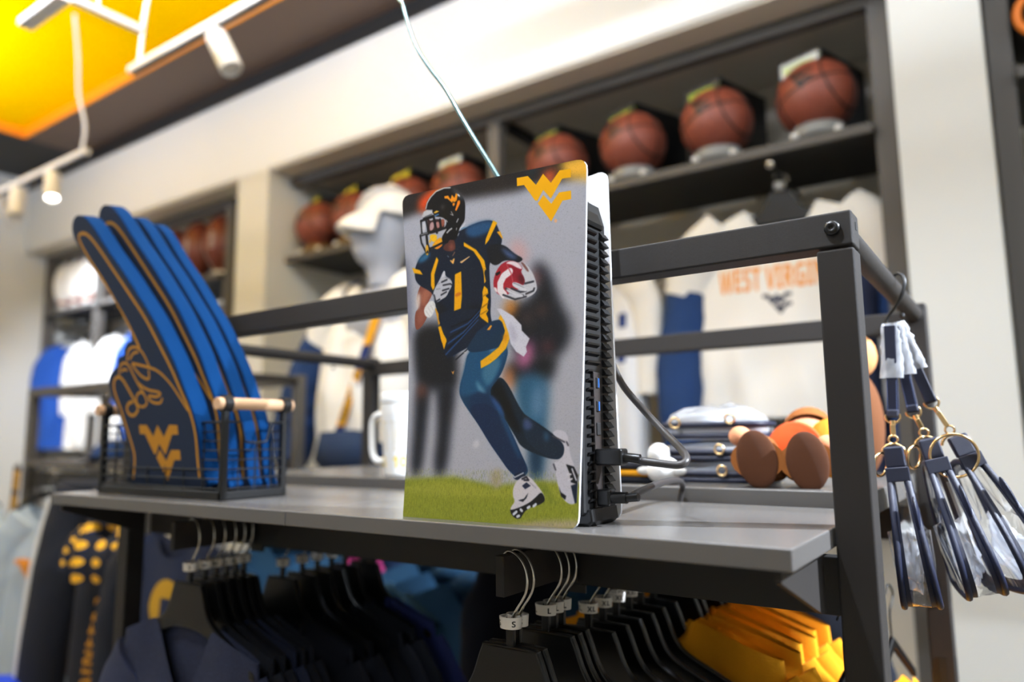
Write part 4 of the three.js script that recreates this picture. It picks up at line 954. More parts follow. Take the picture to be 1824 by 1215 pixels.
// ---------- mannequin with the white cap ----------
{
  const skin = std(0xa9adb8, 0.55);
  const t = thing('mannequin', 'pale grey mannequin in a white and navy raglan sweatshirt and navy trousers, behind the basket', 'mannequin', [-2.07, 0, -2.05], -0.12);
  const head = [];
  const prof = [[1.99, .068, .075, 0], [2.04, .066, .072, .004], [2.075, .07, .08, .012], [2.095, .078, .1, .022], [2.13, .088, .112, .024], [2.17, .097, .12, .018], [2.22, .102, .126, .01], [2.27, .104, .13, .004], [2.32, .1, .126, 0], [2.36, .085, .108, -.004], [2.385, .06, .075, -.006], [2.398, .02, .026, -.006]];
  for (const [y, rx, rz, dz] of prof) { const r = []; for (let i = 0; i < 32; i++) { const a = i / 32 * Math.PI * 2; let z = Math.sin(a) * rz + dz; const x = Math.cos(a) * rx; const f = Math.max(0, Math.sin(a)) ** 12; z += f * (Math.exp(-(((y - 2.205) / 0.03) ** 2)) * 0.03 + Math.exp(-(((y - 2.14) / 0.014) ** 2)) * 0.01 - Math.exp(-(((y - 2.26) / 0.02) ** 2)) * 0.006); r.push([x, y, z]); } head.push(r); }
  const g = loft(head); g.scale(0.92, 1, 0.92).rotateY(-0.6).translate(0.06, 0.0, 0.02);
  part('body', [g, lathe([[0.001, 1.6], [0.2, 1.62], [0.24, 1.85], [0.2, 1.96], [0.1, 2.0], [0.07, 2.03]], 28).scale(1, 1, 0.5).translate(0.04, 0, 0)], skin, t);
  part('sweatshirt', trunk({ w0: 0.315, w1: 0.28, h: 0.67, d: 0.15, neck: 0.1, front: 0.05, back: 0.02, slope: 0.11, fold: 0.018, seed: 6 }).translate(0, 2.06, 0), M.whiteCloth, t, 'white sweatshirt body');
  for (const s of [-1, 1]) {
    const q = part('raglan_shoulder', limb([[s * 0.16, 1.96, 0], [s * 0.28, 1.9, 0.01], [s * 0.335, 1.8, 0.02]], [0.1, 0.11, 0.1], 0.85, 10, 20, 0.05, s), M.whiteCloth, t, 'white shoulder of the sleeve');
    part('sleeve', limb([[s * 0.34, 1.81, 0.02], [s * 0.45, 1.62, 0.02], [s * 0.5, 1.46, 0.05], [s * 0.46, 1.3, 0.1]], [0.105, 0.115, 0.115, 0.075], 0.9, 22, 20, 0.16, s + 2), M.navySleeve, q, 'navy sleeve');
  }
  part('trousers', [limb([[-0.11, 1.42, 0], [-0.13, 0.9, 0.01], [-0.14, 0.02, 0]], [0.16, 0.115, 0.085], 0.9, 20, 22, 0.06, 2), limb([[0.11, 1.42, 0], [0.13, 0.9, 0.01], [0.14, 0.02, 0]], [0.16, 0.115, 0.085], 0.9, 20, 22, 0.06, 5), lathe([[0.01, 1.25], [0.24, 1.24], [0.33, 1.32], [0.3, 1.43], [0.01, 1.47]], 32).scale(1, 1, 0.58)], cloth(0x122a4c), t, 'navy trousers');
  part('base_plate', lathe([[0, 0], [0.28, 0], [0.28, 0.012], [0, 0.014]], 40), M.metal, t);
}
{
  const t = thing('baseball_cap', 'white baseball cap with a small navy emblem on the mannequin head', 'cap', [-2.0, 2.262, -2.035], -0.72);
  const dome = []; for (let j = 0; j <= 10; j++) { const q = j / 10, r = []; for (let i = 0; i < 36; i++) { const a = i / 36 * Math.PI * 2; const k = Math.cos(q * Math.PI / 2 * 0.98) ** 0.62; r.push([Math.cos(a) * 0.112 * k, q * 0.145 - 0.012 * (1 - q) * -Math.sin(a), Math.sin(a) * 0.132 * k]); } dome.push(r); }
  part('crown', loft(dome, false, true), M.whiteCloth, t);
  const brim = []; for (let j = 0; j <= 8; j++) { const q = j / 8, r = []; for (let i = 0; i < 26; i++) { const s = i < 13 ? i / 12 : (25 - i) / 12, a = Math.PI * (0.1 + 0.8 * s), th = i < 13 ? 0.003 : -0.003; const out = 0.085 * q * Math.sin(a) ** 0.9; r.push([Math.cos(a) * (0.118 + 0.012 * q), 0.012 + th - 0.05 * q * q - 0.5 * (Math.cos(a) * 0.118) ** 2 * q * 6, Math.sin(a) * 0.13 + out]); } brim.push(r); }
  part('brim', loft(brim), M.whiteCloth, t);
  part('button', new THREE.SphereGeometry(0.01, 12, 8).scale(1, 0.6, 1).translate(0, 0.147, 0), M.whiteCloth, t);
  const sh = [WV_W, WV_V].map((l) => new THREE.ExtrudeGeometry(shapeOf(l.map(([x, y]) => [(x - 0.5) * 0.06, (0.5 - y) * 0.045])), { depth: 0.02, bevelEnabled: false }).rotateX(-0.35).translate(0, 0.065, 0.1));
  part('emblem', sh, M.navyCloth, t);
}
{
  const t = thing('lanyard', 'navy and gold printed lanyard strap hanging in front of the white sweatshirt', 'lanyard', [0, 0, 0]);
  const strap = canvas(128, 512, (c, w, h) => {
    c.fillStyle = '#1b2f6a'; c.fillRect(0, 0, w, h); c.fillStyle = '#f0ac1e'; c.fillRect(14, 0, 100, 120); c.fillRect(14, 218, 100, 220);
    c.fillStyle = '#3a2f12'; c.save(); c.translate(64, 420); c.rotate(-Math.PI / 2); c.font = 'bold 66px sans-serif'; c.fillText('WEST VA', 0, 24, 200); c.restore();
    c.strokeStyle = '#5a4410'; c.lineWidth = 5; c.beginPath(); c.arc(64, 400, 26, 0, 7); c.stroke();
  });
  const a = V([-1.931, 1.859, -1.9]), b = V([-2.149, 1.382, -1.9]), n = 20, rings = [];
  for (let j = 0; j <= n; j++) { const q = j / n, p = b.clone().lerp(a, q); p.x += 0.012 * Math.sin(q * Math.PI); p.z += 0.01 * Math.sin(q * 3); rings.push([[p.x - 0.027, p.y - 0.008, p.z + 0.0015], [p.x + 0.027, p.y + 0.008, p.z + 0.0015], [p.x + 0.027, p.y + 0.008, p.z - 0.0015], [p.x - 0.027, p.y - 0.008, p.z - 0.0015]]); }
  const g = loft(rings), p = g.attributes.position, uv = g.attributes.uv;
  for (let k = 0; k < p.count; k++) { const q = (p.getY(k) - b.y) / (a.y - b.y), cx = b.x + (a.x - b.x) * q; uv.setXY(k, Math.min(1, Math.max(0, (p.getX(k) - cx) / 0.066 + 0.45)), q); }
  part('strap', g, cloth(0xffffff, { map: strap }), t);
  part('backing', tube([[a.x + 0.02, a.y, -1.908], [b.x + 0.035, b.y + 0.12, -1.908], [b.x + 0.012, b.y - 0.012, -1.908]], 0.007, 30), std(0xc9c6d8, 0.4), t, 'pale edging strip');
  part('neck_loop', tube([[a.x, a.y, -1.9], [-2.1, 1.86, -1.885], [-2.13, 1.98, -1.93], [-2.13, 2.03, -2.0]], 0.006, 30), M.navyCloth, t);
}
// ---------- things on the rear shelf ----------
const RY = SH + 0.0225;
{
  const t = thing('tumbler', 'tall white lidded tumbler with tan and yellow print, behind the left edge of the console', 'tumbler', [-1.128, RY, -1.2]);
  const wrap = canvas(1024, 512, (c, w, h) => {
    c.fillStyle = '#f1f1ee'; c.fillRect(0, 0, w, h);
    c.strokeStyle = '#c9b079'; c.lineWidth = 7; c.font = 'bold 260px sans-serif'; c.fillStyle = '#f3d21c';
    for (let k = 0; k < 4; k++) {
      c.save(); c.translate(k * 256 + 20, 330); c.scale(0.5, 1.05); c.strokeText('WVU', 0, 0, 440); c.restore();
      c.font = 'bold 110px sans-serif'; c.fillText('100', k * 256 + 22, 452, 200); c.font = 'bold 260px sans-serif';
    }
  });
  const mug = lathe([[0, 0], [0.042, 0], [0.045, 0.004], [0.0525, 0.13], [0.054, 0.156], [0.05, 0.158]], 48);
  for (let k = 0; k < mug.attributes.uv.count; k++) mug.attributes.uv.setY(k, Math.min(1, mug.attributes.position.getY(k) / 0.158));
  part('body', mug, std(0xffffff, 0.35, { map: wrap }), t);
  part('lid', lathe([[0.0, 0.158], [0.054, 0.157], [0.0555, 0.16], [0.055, 0.176], [0.05, 0.18], [0.046, 0.178], [0.044, 0.172], [0, 0.172]], 40), M.white, t);
  part('handle', tube([[-0.048, 0.13, 0.01], [-0.07, 0.134, 0.012], [-0.088, 0.12, 0.013], [-0.09, 0.08, 0.013], [-0.086, 0.045, 0.013], [-0.07, 0.03, 0.012], [-0.045, 0.034, 0.01]], 0.0075, 40, false, 10), M.white, t);
}
// clear pouches with navy trim, stacked flat
function pouch(label, at, w, d, h, turn, tilt) {
  const t = thing('clear_pouch', label, 'clear bag', at, turn, 'clear pouches stacked on the rear shelf');
  t.rotation.z = tilt;
  const rings = [], n = 40;
  for (const [y, k] of [[0, 0.94], [0.12, 1], [0.4, 0.99], [0.7, 0.86], [0.9, 0.62], [1, 0.3]]) { const r = []; for (let i = 0; i < n; i++) { const a = i / n * Math.PI * 2, c = Math.cos(a), s = Math.sin(a); r.push([Math.sign(c) * Math.abs(c) ** 0.5 * w / 2 * k, y * h * (1 + 0.18 * nz(i * 0.4, y * 3, at[1] * 90)), -Math.sign(s) * Math.abs(s) ** 0.5 * d / 2 * k]); } rings.push(r); }
  part('skin', loft(rings), M.sleeve, t);
  const loop = (y, k) => { const p = []; for (let i = 0; i < 24; i++) { const a = i / 24 * Math.PI * 2, c = Math.cos(a), s = Math.sin(a); p.push([Math.sign(c) * Math.abs(c) ** 0.5 * w / 2 * k, y, Math.sign(s) * Math.abs(s) ** 0.5 * d / 2 * k]); } return p; };
  part('trim', tube(loop(h * 0.12, 1.0), 0.005, 80, true, 8), M.navyLeather, t);
  part('trim', tube(loop(h * 0.45, 1.0), 0.005, 80, true, 8), M.navyLeather, t);
  part('filling', box(w * 0.78, h * 0.62, d * 0.7, [0, h * 0.4, 0], h * 0.3), M.navyDark, t);
  part('ring', new THREE.TorusGeometry(0.009, 0.002, 8, 20).translate(-w * 0.32, h * 0.5, d / 2 + 0.006), M.gold, t);
  part('ring', new THREE.TorusGeometry(0.008, 0.002, 8, 20).translate(w * 0.2, h * 0.6, d / 2 + 0.006), M.gold, t);
}
[['clear pouch lying at the bottom of the stack on the rear shelf', 0, 0.21, 0.16, 0.034, 0.03], ['navy-trimmed clear pouch in the middle of the stack', 0.037, 0.2, 0.15, 0.032, -0.06], ['clear pouch arched on top of the stack', 0.072, 0.185, 0.13, 0.06, 0.1]]
  .forEach(([l, y, w, d, h, a], i) => pouch(l, [-0.47 + i * 0.006, RY + y, -1.31], w, d, h, a, 0));
{
  const t = thing('plush_doll', 'plush doll in an orange shirt lying on its back, brown boot soles toward the front', 'plush toy', [-0.315, RY, -1.2], 0.18);
  const fur = cloth(0x9a5a22), sole = cloth(0x5b3114), shirt = cloth(0xd9561f), skin = cloth(0xe9a074);
  part('body', new THREE.SphereGeometry(0.042, 28, 20).scale(1.05, 1.1, 1.25).translate(0.014, 0.055, -0.045), shirt, t);
  for (const [x, r, y] of [[-0.034, 0.001, 0.043], [0.034, 0.001, 0.04]]) {
    const l = part('leg', limb([[x * 0.6, 0.03, -0.03], [x, y, 0.02], [x * 1.05, y, 0.052]], [0.022, 0.026, 0.031], 1.3, 8, 18), fur, t, 'brown boot');
    part('sole', new THREE.SphereGeometry(0.03, 24, 16).scale(1, 1.5, 0.2).rotateX(0.12).rotateZ(x < 0 ? 0.12 : 0.1).translate(x * 1.05, y, 0.056), sole, l);
  }
  for (const [s, y] of [[-1, 0.06], [1, 0.045]]) { const a = part('arm', limb([[s * 0.035, 0.055, -0.05], [s * 0.055, y + 0.01, -0.02], [s * 0.062, y + 0.014, 0.005]], [0.018, 0.018, 0.015], 1, 8, 14), shirt, t); part('hand', new THREE.SphereGeometry(0.018, 16, 12).scale(1, 0.9, 1.1).translate(s * 0.064, y + 0.018, 0.016), skin, a); }
  const hd = part('head', new THREE.SphereGeometry(0.038, 26, 20).translate(0.03, 0.075, -0.115), skin, t);
  part('hat', [new THREE.SphereGeometry(0.042, 24, 16, 0, Math.PI * 2, 0, 1.7).rotateX(-0.9).translate(0.032, 0.085, -0.122)], fur, hd);
  const vest = part('vest', limb([[0.06, 0.095, -0.08], [0.072, 0.06, -0.03], [0.08, 0.02, 0.0]], [0.022, 0.026, 0.02], 0.5, 10, 16, 0.1, 3), cloth(0xd58d1a), t, 'mustard cloth');
  part('button', new THREE.SphereGeometry(0.006, 12, 8).translate(0.06, 0.052, 0.005), M.white, vest);
}
{
  const t = thing('plush_toy', 'small white plush toy on the rear shelf beside the cables', 'plush toy', [-0.505, RY, -1.165]);
  part('body', new THREE.SphereGeometry(0.026, 20, 14).scale(1.1, 0.9, 1).translate(0, 0.023, 0), M.whiteCloth, t);
  part('head', new THREE.SphereGeometry(0.018, 18, 12).translate(-0.006, 0.05, 0.003), M.whiteCloth, t);
  for (const s of [-1, 1]) part('arm', new THREE.SphereGeometry(0.009, 12, 8).scale(1.6, 0.8, 0.8).translate(s * 0.03, 0.022, 0.008), M.whiteCloth, t);
}
{
  const t = thing('knit_scarf', 'folded black and yellow striped scarf on the rear shelf behind the cables', 'scarf', [-0.60, RY, -1.19], 0.06);
  for (let k = 0; k < 3; k++) part('fold', box(0.19 - k * 0.01, 0.011, 0.075, [0, 0.006 + k * 0.0115, 0], 0.005), k === 1 ? M.yellowCloth : M.navyDark, t, k === 1 ? 'yellow stripe' : undefined);
}
{
  const t = thing('plush_toy', 'orange-brown furry plush head showing behind the right post', 'plush toy', [-0.25, RY, -1.5]);
  part('head', new THREE.SphereGeometry(0.038, 22, 16).scale(0.9, 1.1, 1).translate(0.0, 0.225, 0), cloth(0xe8a266), t);
  part('body', new THREE.SphereGeometry(0.055, 22, 16).scale(0.7, 1.75, 0.8).translate(0, 0.097, 0), cloth(0x6d3f1c), t);
}

// ---------- clear stadium bags on the hook ----------
{
  const t = thing('bag_hook', 'black S-shaped wire hook over the end tube, holding the clear bags', 'hook');
  part('wire', tube([[-0.15, 1.633, -1.262], [-0.15, 1.644, -1.255], [-0.142, 1.648, -1.25], [-0.135, 1.642, -1.245], [-0.133, 1.629, -1.24], [-0.138, 1.611, -1.238], [-0.148, 1.595, -1.238], [-0.158, 1.582, -1.238], [-0.162, 1.573, -1.238], [-0.159, 1.563, -1.238], [-0.151, 1.562, -1.238], [-0.147, 1.567, -1.238]], 0.0027, 60, false, 8), M.blackWire, t);
}
function stadiumBag(label, top, clip, tab, turn, tilt, seed, ringR) {
  // top: where the strap meets the hook; clip: strap end; tab: middle of the leather tab
  const t = thing('clear_bag', label, 'clear bag', tab, 0, 'clear bags on the hook');
  const rel = (p) => [p[0] - tab[0], p[1] - tab[1], p[2] - tab[2]];
  const a = V(rel(top)), b = V(rel(clip));
  // leather strap, doubled, in a thin plastic sleeve
  const dir = b.clone().sub(a), L = dir.length(), ang = Math.atan2(dir.x, -dir.y), mid = (q) => a.clone().lerp(b, q);
  const flat = (g, q) => { const m = mid(q); return g.rotateZ(ang).translate(m.x, m.y, m.z); };
  const strap = part('strap', [flat(box(0.0155, L, 0.003, [0, 0, 0.003], 0.0012), 0.5), flat(box(0.0155, L, 0.003, [0, 0, -0.003], 0.0012), 0.5), flat(box(0.0165, 0.012, 0.01, [0, 0, 0], 0.003), 0.97)], M.navyLeather, t);
  part('stitching', [...Array(14)].flatMap((_, i) => [-1, 1].map((s) => flat(box(0.0007, 0.003, 0.0006, [s * 0.0062, 0, 0.0047]), 0.62 + i * 0.025))), std(0x5d6c96, 0.6), strap);
  const sl = []; for (let j = 0; j <= 12; j++) { const q = -0.04 + j / 12 * 0.62, m = mid(q), r = []; for (let i = 0; i < 20; i++) { const an = i / 20 * Math.PI * 2, wob = 1 + 0.35 * nz(i * 0.5, j * 0.9, seed); r.push([m.x + Math.cos(ang) * Math.cos(an) * (0.0125 + 0.006 * q) * wob, m.y + Math.sin(ang) * Math.cos(an) * 0.012, m.z + Math.sin(an) * 0.0075 * wob]); } sl.push(r); }
  part('plastic_sleeve', loft(sl, false, false), M.sleeve, t, 'thin clear plastic sleeve');
  // gold swivel clip and rings
  const end = V(rel(clip)), ringAt = new THREE.Vector3(0, 0.012, 0.002), cd = ringAt.clone().sub(end), cl = cd.length(), ca = Math.atan2(cd.x, -cd.y);
  const cm = (g, q) => { const m = end.clone().lerp(ringAt, q); return g.rotateZ(ca).translate(m.x, m.y, m.z); };
  part('swivel_clip', [cm(new THREE.TorusGeometry(0.0095, 0.0017, 10, 28, Math.PI * 1.25).rotateZ(Math.PI * 0.875), 0.02), cm(new THREE.CylinderGeometry(0.0038, 0.0038, 0.007, 12), 0.24), cm(box(0.007, cl * 0.42, 0.0045, [0, 0, 0], 0.001), 0.52), cm(new THREE.TorusGeometry(0.006, 0.0016, 8, 20), 0.84)], M.gold, t);
  part('ring', new THREE.TorusGeometry(0.0155, 0.0021, 10, 36, Math.PI).translate(0, -0.003, 0.002), M.gold, t);
  part('ring', new THREE.TorusGeometry(ringR, 0.0021, 10, 40).rotateY(ringR > 0.018 ? 0.3 : 1.15).rotateX(ringR > 0.018 ? 0.1 : 0.3).translate(ringR > 0.018 ? 0.002 : -0.014, -0.016, ringR > 0.018 ? 0.052 : 0.034), M.gold, t);
  // the pouch: two clear faces with navy piping, widening to the bottom
  const bag = new THREE.Group(); const R = new THREE.Matrix4().makeRotationFromEuler(new THREE.Euler(0, turn, tilt, 'ZYX'));
  const put = (g) => g.applyMatrix4(R);
  const Hh = 0.205, D = 0.085;
  const out = [[-0.028, -0.028], [0.028, -0.028], [0.052, -0.06], [0.076, -0.12], [D, -0.165], [0.074, -0.198], [0.04, -Hh], [-0.04, -Hh], [-0.074, -0.198], [-D, -0.165], [-0.076, -0.12], [-0.052, -0.06]];
  const half = (y) => 0.0085 + 0.0125 * Math.min(1, -y / 0.19);
  const loop3 = (s, k = 1) => new THREE.CatmullRomCurve3(out.map(([z, y]) => new THREE.Vector3(s * half(y), y, z * k)), true, 'catmullrom', 0.5);
  part('leather_tab', [put(box(0.026, 0.03, 0.012, [0, -0.006, 0.03], 0.003)), put(box(0.03, 0.02, 0.004, [0, -0.03, 0.044], 0.0015))], M.navyLeather, t);
  const face = (s) => { const c = loop3(s).getPoints(60).slice(0, 60), r = [0.02, 0.5, 0.8, 1].map((k) => c.map((p) => [p.x + s * 0.006 * (1 - k * k) + 0.004 * nz(p.y * 40, p.z * 40 * k, seed + s), -0.11 + (p.y + 0.11) * k, p.z * k])); return put(loft(r, true, false)); };
  part('clear_face', face(-1), M.clear, t); part('clear_face', face(1), M.clear, t);
  const g0 = loop3(-1).getPoints(80).slice(0, 80), g1 = loop3(1).getPoints(80).slice(0, 80);
  const strip = (u0, u1, n) => put(loft([...Array(n + 1)].map((_, j) => { const q = u0 + (u1 - u0) * j / n; return g0.map((p, i) => [p.x + (g1[i].x - p.x) * q, p.y + 0.003 * nz(p.z * 60, q * 5, seed), p.z]); }), false, false));
  part('gusset', strip(0.24, 0.76, 3), M.clear, t);
  part('zip_band', strip(0.0, 0.24, 1), M.navyLeather, t); part('zip_band', strip(0.76, 1, 1), M.navyLeather, t);
  for (const s of [-1, 1]) {
    part('piping', put(new THREE.TubeGeometry(loop3(s), 120, 0.0042, 8, true)), M.navyLeather, t);
    part('zip_tape', put(loft([0.84, 1.0].map((k) => loop3(s, k).getPoints(80).slice(0, 80).map((p) => [p.x - s * 0.001, -0.11 + (p.y + 0.11) * k, p.z])), false, false)), M.navyLeather, t);
  }
  part('zip_pull', put(new THREE.SphereGeometry(0.012, 18, 12).scale(0.3, 2.1, 1).translate(0.014, -0.085, 0.066)), M.navyLeather, t);
  // crumpled tissue and a card inside
  const ti = new THREE.SphereGeometry(0.03, 22, 18), tp = ti.attributes.position;
  for (let k = 0; k < tp.count; k++) { const q = 1 + 0.7 * nz(tp.getX(k) * 60, tp.getY(k) * 60, tp.getZ(k) * 60 + seed); tp.setXYZ(k, tp.getX(k) * q * 0.5, tp.getY(k) * q * 1.3 - 0.152, tp.getZ(k) * q * 1.7); }
  ti.computeVertexNormals();
  part('tissue', put(ti), M.sleeve, t);
  if (seed !== 3) part('card', put(box(0.0012, 0.11, 0.03, [0.006, -0.11, 0.03])), std(0x9a9896, 0.5), t);
}
stadiumBag('leftmost clear bag on the hook, closest to the rack post', [-0.156, 1.564, -1.236], [-0.16, 1.428, -1.215], [-0.16, 1.375, -1.2], 0.12, 0.1, 1, 0.0165);
stadiumBag('middle clear bag on the hook, its leather tab turned sideways', [-0.152, 1.565, -1.24], [-0.135, 1.435, -1.235], [-0.12, 1.385, -1.23], 0.2, 0.24, 2, 0.0165);
stadiumBag('rightmost clear bag on the hook, tilted out, with a large gold ring', [-0.148, 1.565, -1.245], [-0.112, 1.449, -1.25], [-0.087, 1.387, -1.25], 0.3, 0.38, 3, 0.03);

// ---------- the second gondola at the left, and its goods ----------
{
  const t = thing('gondola_rack', 'second dark metal gondola rack further back at the left edge', 'display rack');
  const x0 = -3.86, x1 = -2.34, z0 = -1.55, z1 = -1.88;
  for (const x of [x0, x1]) for (const z of [z0, z1]) part('post', span(x - 0.02, x + 0.02, 0, 1.655, z - 0.02, z + 0.02, 0.003), M.metalFar, t);
  for (const z of [z0, z1]) part('beam', span(x0 + 0.02, x1 - 0.02, 1.615, 1.655, z - 0.02, z + 0.02, 0.003), M.metalFar, t);
  for (const x of [x0, x1]) part('end_tube', rod([x, 1.635, z0 - 0.02], [x, 1.635, z1 + 0.02], 0.0155, 20), M.metal, t);
  part('stretcher', span(x0 + 0.02, x1 - 0.02, 1.2, 1.27, z0 - 0.01, z0 + 0.01), M.metalDark, t);
  part('base_beam', span(x0 + 0.02, x1 - 0.02, 0.06, 0.12, z0 - 0.02, z0 + 0.02), M.metalFar, t);
  part('base_beam', span(x0 + 0.02, x1 - 0.02, 0.06, 0.12, z1 - 0.02, z1 + 0.02), M.metalFar, t);
  part('shelf', span(x0 + 0.024, x1 - 0.024, 1.29, 1.318, z1 + 0.03, z0 + 0.02, 0.002), M.metalFar, t);
}
{
  const GY = 1.319;
  const bagAt = (l, x, z, w, h, mat, tilt) => {
    const t = thing('packed_bag', l, 'bag', [x, GY, z], tilt);
    const rings = [[0, 0.85], [0.12, 1], [0.5, 0.95], [0.85, 0.8], [1, 0.45]].map(([q, k]) => { const r = []; for (let i = 0; i < 24; i++) { const a = i / 24 * Math.PI * 2; r.push([Math.cos(a) * w / 2 * k * (1 + 0.15 * nz(i, q * 4, x * 5)), q * h, -Math.sin(a) * w / 3.2 * k]); } return r; });
    part('pouch', loft(rings), mat, t);
    part('tie', new THREE.TorusGeometry(w * 0.2, 0.006, 8, 20).rotateX(Math.PI / 2).scale(1, 1, 0.65).translate(0, h * 0.93, 0), M.gold, t);
  };
  bagAt('clear bag of gold trinkets on the second gondola, left of the basket', -2.86, -1.68, 0.2, 0.19, M.sleeve, 0.2);
  bagAt('beige bag standing on the second gondola behind the basket wires', -2.66, -1.72, 0.18, 0.2, cloth(0xc9a273), 0.1);
  bagAt('pale bag half hidden by the basket corner on the second gondola', -2.5, -1.66, 0.12, 0.16, cloth(0xe9dfd4), 0.1);
  bagAt('clear container bag near the left end of the second gondola', -3.2, -1.75, 0.2, 0.2, M.sleeve, 0.1);
  const t = thing('cap_stack', 'navy cap with a black brim lying on the second gondola', 'cap', [-3.28, GY, -1.64], 0.6);
  part('crown', new THREE.SphereGeometry(0.085, 24, 14, 0, Math.PI * 2, 0, Math.PI / 2).scale(1, 1.1, 1.1), M.navySleeve, t);
  part('brim', prism([[-0.08, 0], [0.08, 0], [0.07, 0.07], [0, 0.1], [-0.07, 0.07]], 0.006, 0.002, true).rotateX(-Math.PI / 2 + 0.1).rotateY(Math.PI).translate(0, 0.01, 0.06), M.navyDark, t);
}
{
  const strip = canvas(64, 256, (c, w, h) => { c.fillStyle = '#1c2440'; c.fillRect(0, 0, w, h); c.fillStyle = '#e0a21c'; c.fillRect(8, 20, 48, 90); c.fillRect(8, 130, 48, 96); c.fillStyle = '#4a3a14'; c.save(); c.translate(44, 220); c.rotate(-Math.PI / 2); c.font = 'bold 34px sans-serif'; c.fillText('MOUNTAIN', 0, 0, 84); c.fillText('EERS', 104, 0, 84); c.restore(); });
  const t = thing('lanyard', 'navy and gold lanyard hanging before the second gondola post at the left edge', 'lanyard', [-3.831, 1.275, -1.49]);
  const g = box(0.075, 0.26, 0.004, [0, -0.11, 0]); part('strap', g, cloth(0xffffff, { map: strip }), t);
  part('clasp', rod([0, 0.018, 0], [0, 0.035, 0], 0.006), M.chrome, t); t.rotation.z = -0.08;
}
{
  // hanging on the front of the second gondola
  hoodie('hanging_hoodie', 'pale grey-blue hoodie cut by the left edge of the picture', [-3.95, 1.2, -1.36], 0.25, M.paleGrey, { h: 1.0, hood: false, w: 0.2, w1: 0.16, sf: 0.5 });
  hoodie('hanging_hoodie', 'pale grey-blue hoodie with an orange emblem, right of the left-edge post', [-3.32, 1.19, -1.42], 0.4, M.paleGrey, { h: 1.0, hood: false, w: 0.2, w1: 0.15, sf: 0.5 }, (t) => part('emblem', [WV_W, WV_V].map((l) => new THREE.ExtrudeGeometry(shapeOf(l.map(([x, y]) => [(x - 0.5) * 0.13 - 0.02, (0.5 - y) * 0.1 - 0.3])), { depth: 0.03, bevelEnabled: false }).translate(0.02, 0, 0.055)), cloth(0xd98a2a), t));
  const t = thing('track_pants', 'navy track trousers with white side stripes and gold lettering, left of the rack post', 'trousers', [-2.64, 1.26, -1.3], 0.2);
  const leg = canvas(512, 1024, (c, w, h) => { c.fillStyle = '#10172b'; c.fillRect(0, 0, w, h); });
  part('waistband', limb([[-0.2, -0.02, 0], [0, -0.02, 0], [0.2, -0.02, 0]], [0.03, 0.032, 0.03], 1, 8, 14), M.navyDark, t);
  part('leg', limb([[-0.13, -0.02, 0], [-0.2, -0.4, 0.02], [-0.25, -1.1, 0.03]], [0.1, 0.1, 0.085], 0.6, 18, 18, 0.1, 2), M.navyDark, t);
  const l2 = part('leg', limb([[0.08, -0.02, 0], [0.06, -0.4, 0.02], [0.03, -1.1, 0.03]], [0.11, 0.12, 0.1], 0.6, 18, 18, 0.1, 3), M.navyDark, t);
  part('stripe', tube([[-0.23, -0.05, 0.03], [-0.29, -0.4, 0.05], [-0.345, -1.08, 0.05]], 0.012, 30, false, 6), M.whiteCloth, t, 'white side stripe');
  part('stripe', tube([[0.215, -0.2, 0.03], [0.2, -0.5, 0.04], [0.175, -1.08, 0.05]], 0.014, 30, false, 6), M.whiteCloth, l2, 'white side stripe');
  const words = canvas(128, 1024, (c, w, h) => { c.fillStyle = '#10172b'; c.fillRect(0, 0, w, h); c.save(); c.translate(w / 2, h / 2); c.rotate(-Math.PI / 2); c.fillStyle = '#d99418'; c.font = 'bold 116px sans-serif'; c.textAlign = 'center'; c.fillText('MOUNTAINEERS', 0, 40, 960); c.restore(); });
  const pts = [[0.105, -0.32, 0.085], [0.09, -0.6, 0.095], [0.07, -0.95, 0.095]], cv = new THREE.CatmullRomCurve3(pts.map(V)), rr = [];
  for (let j = 0; j <= 16; j++) { const p = cv.getPoint(1 - j / 16); rr.push([[p.x - 0.045, p.y, p.z - 0.006], [p.x, p.y, p.z], [p.x + 0.045, p.y, p.z - 0.01], [p.x, p.y, p.z - 0.012]]); }
  const g = loft(rr), uv = g.attributes.uv, gp = g.attributes.position; for (let k = 0; k < uv.count; k++) { const q = Math.min(1, Math.max(0, (gp.getY(k) + 0.95) / 0.63)); const cx = cv.getPoint(1 - q).x; uv.setXY(k, Math.min(0.99, Math.max(0.01, (gp.getX(k) - cx) / 0.09 + 0.5)), q); }
  part('lettering', g, cloth(0xffffff, { map: words }), l2, 'gold lettering down the leg');
}
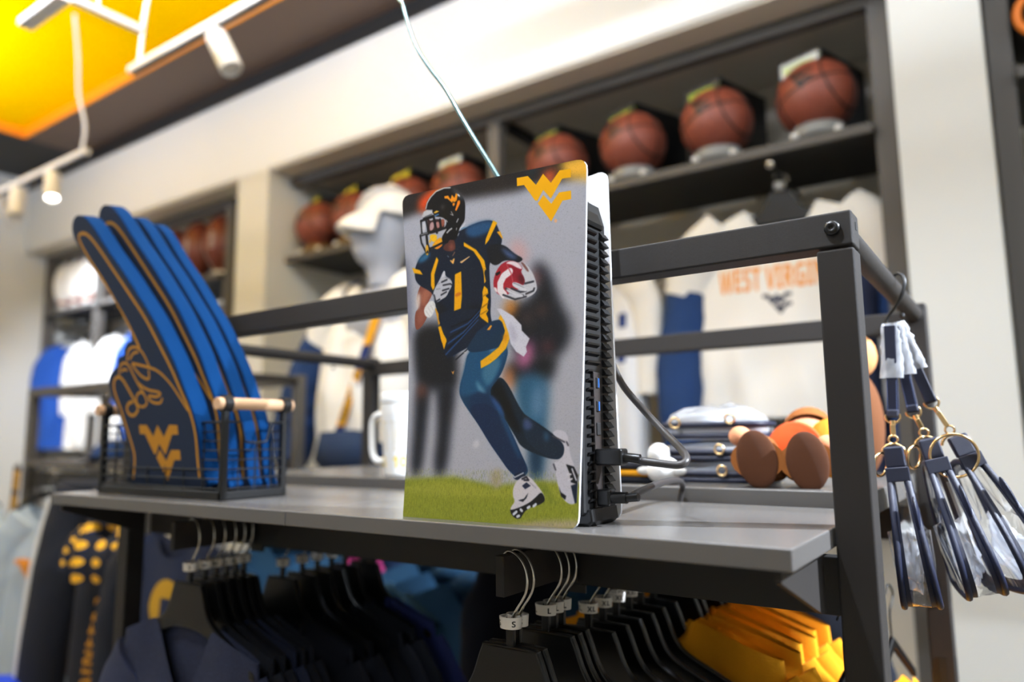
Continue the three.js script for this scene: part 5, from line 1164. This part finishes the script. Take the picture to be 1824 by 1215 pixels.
{
  const plaid = canvas(256, 256, (c, w, h) => { c.fillStyle = '#132c5e'; c.fillRect(0, 0, w, h); c.fillStyle = '#0b1020'; for (let i = 0; i < 4; i++) { c.fillRect(i * 64, 0, 28, h); c.fillRect(0, i * 64, w, 28); } c.fillStyle = '#f2b21a'; for (let i = 0; i < 4; i++) for (let j = 0; j < 4; j++) { c.beginPath(); c.ellipse(i * 64 + 46, j * 64 + 46, 20, 17, 0, 0, 7); c.fill(); } }, [1.6, 1]);
  const t = thing('plaid_shirt', 'blue and gold checked shirt bunched under the left end of the shelf', 'shirt', [-2.40, 1.17, -1.2], 0.3);
  part('trunk', trunk({ w0: 0.11, w1: 0.1, h: 0.2, d: 0.05, neck: 0.05, front: 0.05, back: 0.01, slope: 0.04, fold: 0.02, seed: 8 }), cloth(0xffffff, { map: plaid }), t);
  for (const s of [-1, 1]) part('sleeve', limb([[s * 0.07, -0.05, 0], [s * 0.11, -0.1, 0.02], [s * 0.12, -0.17, 0.03]], [0.035, 0.035, 0.03], 0.7, 10, 16, 0.1, s), cloth(0xffffff, { map: plaid }), t);
}
// ---------- tops hanging in the far left niche ----------
[['white sweatshirt hanging under the pale footballs, at the far left', -6.55, M.whiteCloth, 0.3, -2.66], ['royal blue top hanging between the white ones at the far left', -6.12, M.royal, 0.9, -2.7], ['large white sweatshirt hanging left of the niche upright', -5.68, M.whiteCloth, 0.35, -2.66], ['white sweatshirt hanging right of the niche upright', -5.2, M.whiteCloth, 0.7, -2.68], ['royal blue top hanging left of the foam hand knuckles', -4.9, M.royal, 0.8, -2.7], ['pale top hanging behind the foam hand knuckles', -4.6, M.whiteCloth, 0.6, -2.68], ['blue and white top hanging behind the foam fingers', -4.25, M.royal, 0.5, -2.68]]
  .forEach(([l, x, m, a, z]) => hoodie('hanging_sweatshirt', l, [x, 2.2, z], a, m, { kind: 'sweatshirt', h: 0.85, d: 0.08, w: 0.19, w1: 0.15, hood: false, group: 'tops hanging in the far left niche' }));
{
  const t = thing('hang_rail', 'thin dark hanging rail under the far left wall shelf', 'rail', [0, 2.3, -2.68]);
  part('bar', rod([-6.24, 0, 0], [-3.92, 0, 0], 0.011), M.metalDark, t);
  for (const x of [-6.0, -5.1, -4.2]) part('drop_bracket', rod([x, 0, 0], [x, 0.08, 0], 0.008), M.metalDark, t);
}
{
  const t = thing('folded_hoodie', 'royal blue hoodie folded over something at the bottom left corner', 'hoodie', [-2.901, 0.597, -1.15], 0.3);
  part('bundle', new THREE.SphereGeometry(0.12, 24, 16).scale(1.2, 0.35, 0.9).translate(-0.06, -0.035, 0), cloth(0x1440c8), t);
  part('sleeve', limb([[-0.1, -0.02, 0.08], [0.0, -0.03, 0.1], [0.08, -0.06, 0.06]], [0.03, 0.03, 0.025], 0.8, 8, 14), cloth(0x1440c8), t);
}
renderer.render(scene, camera);
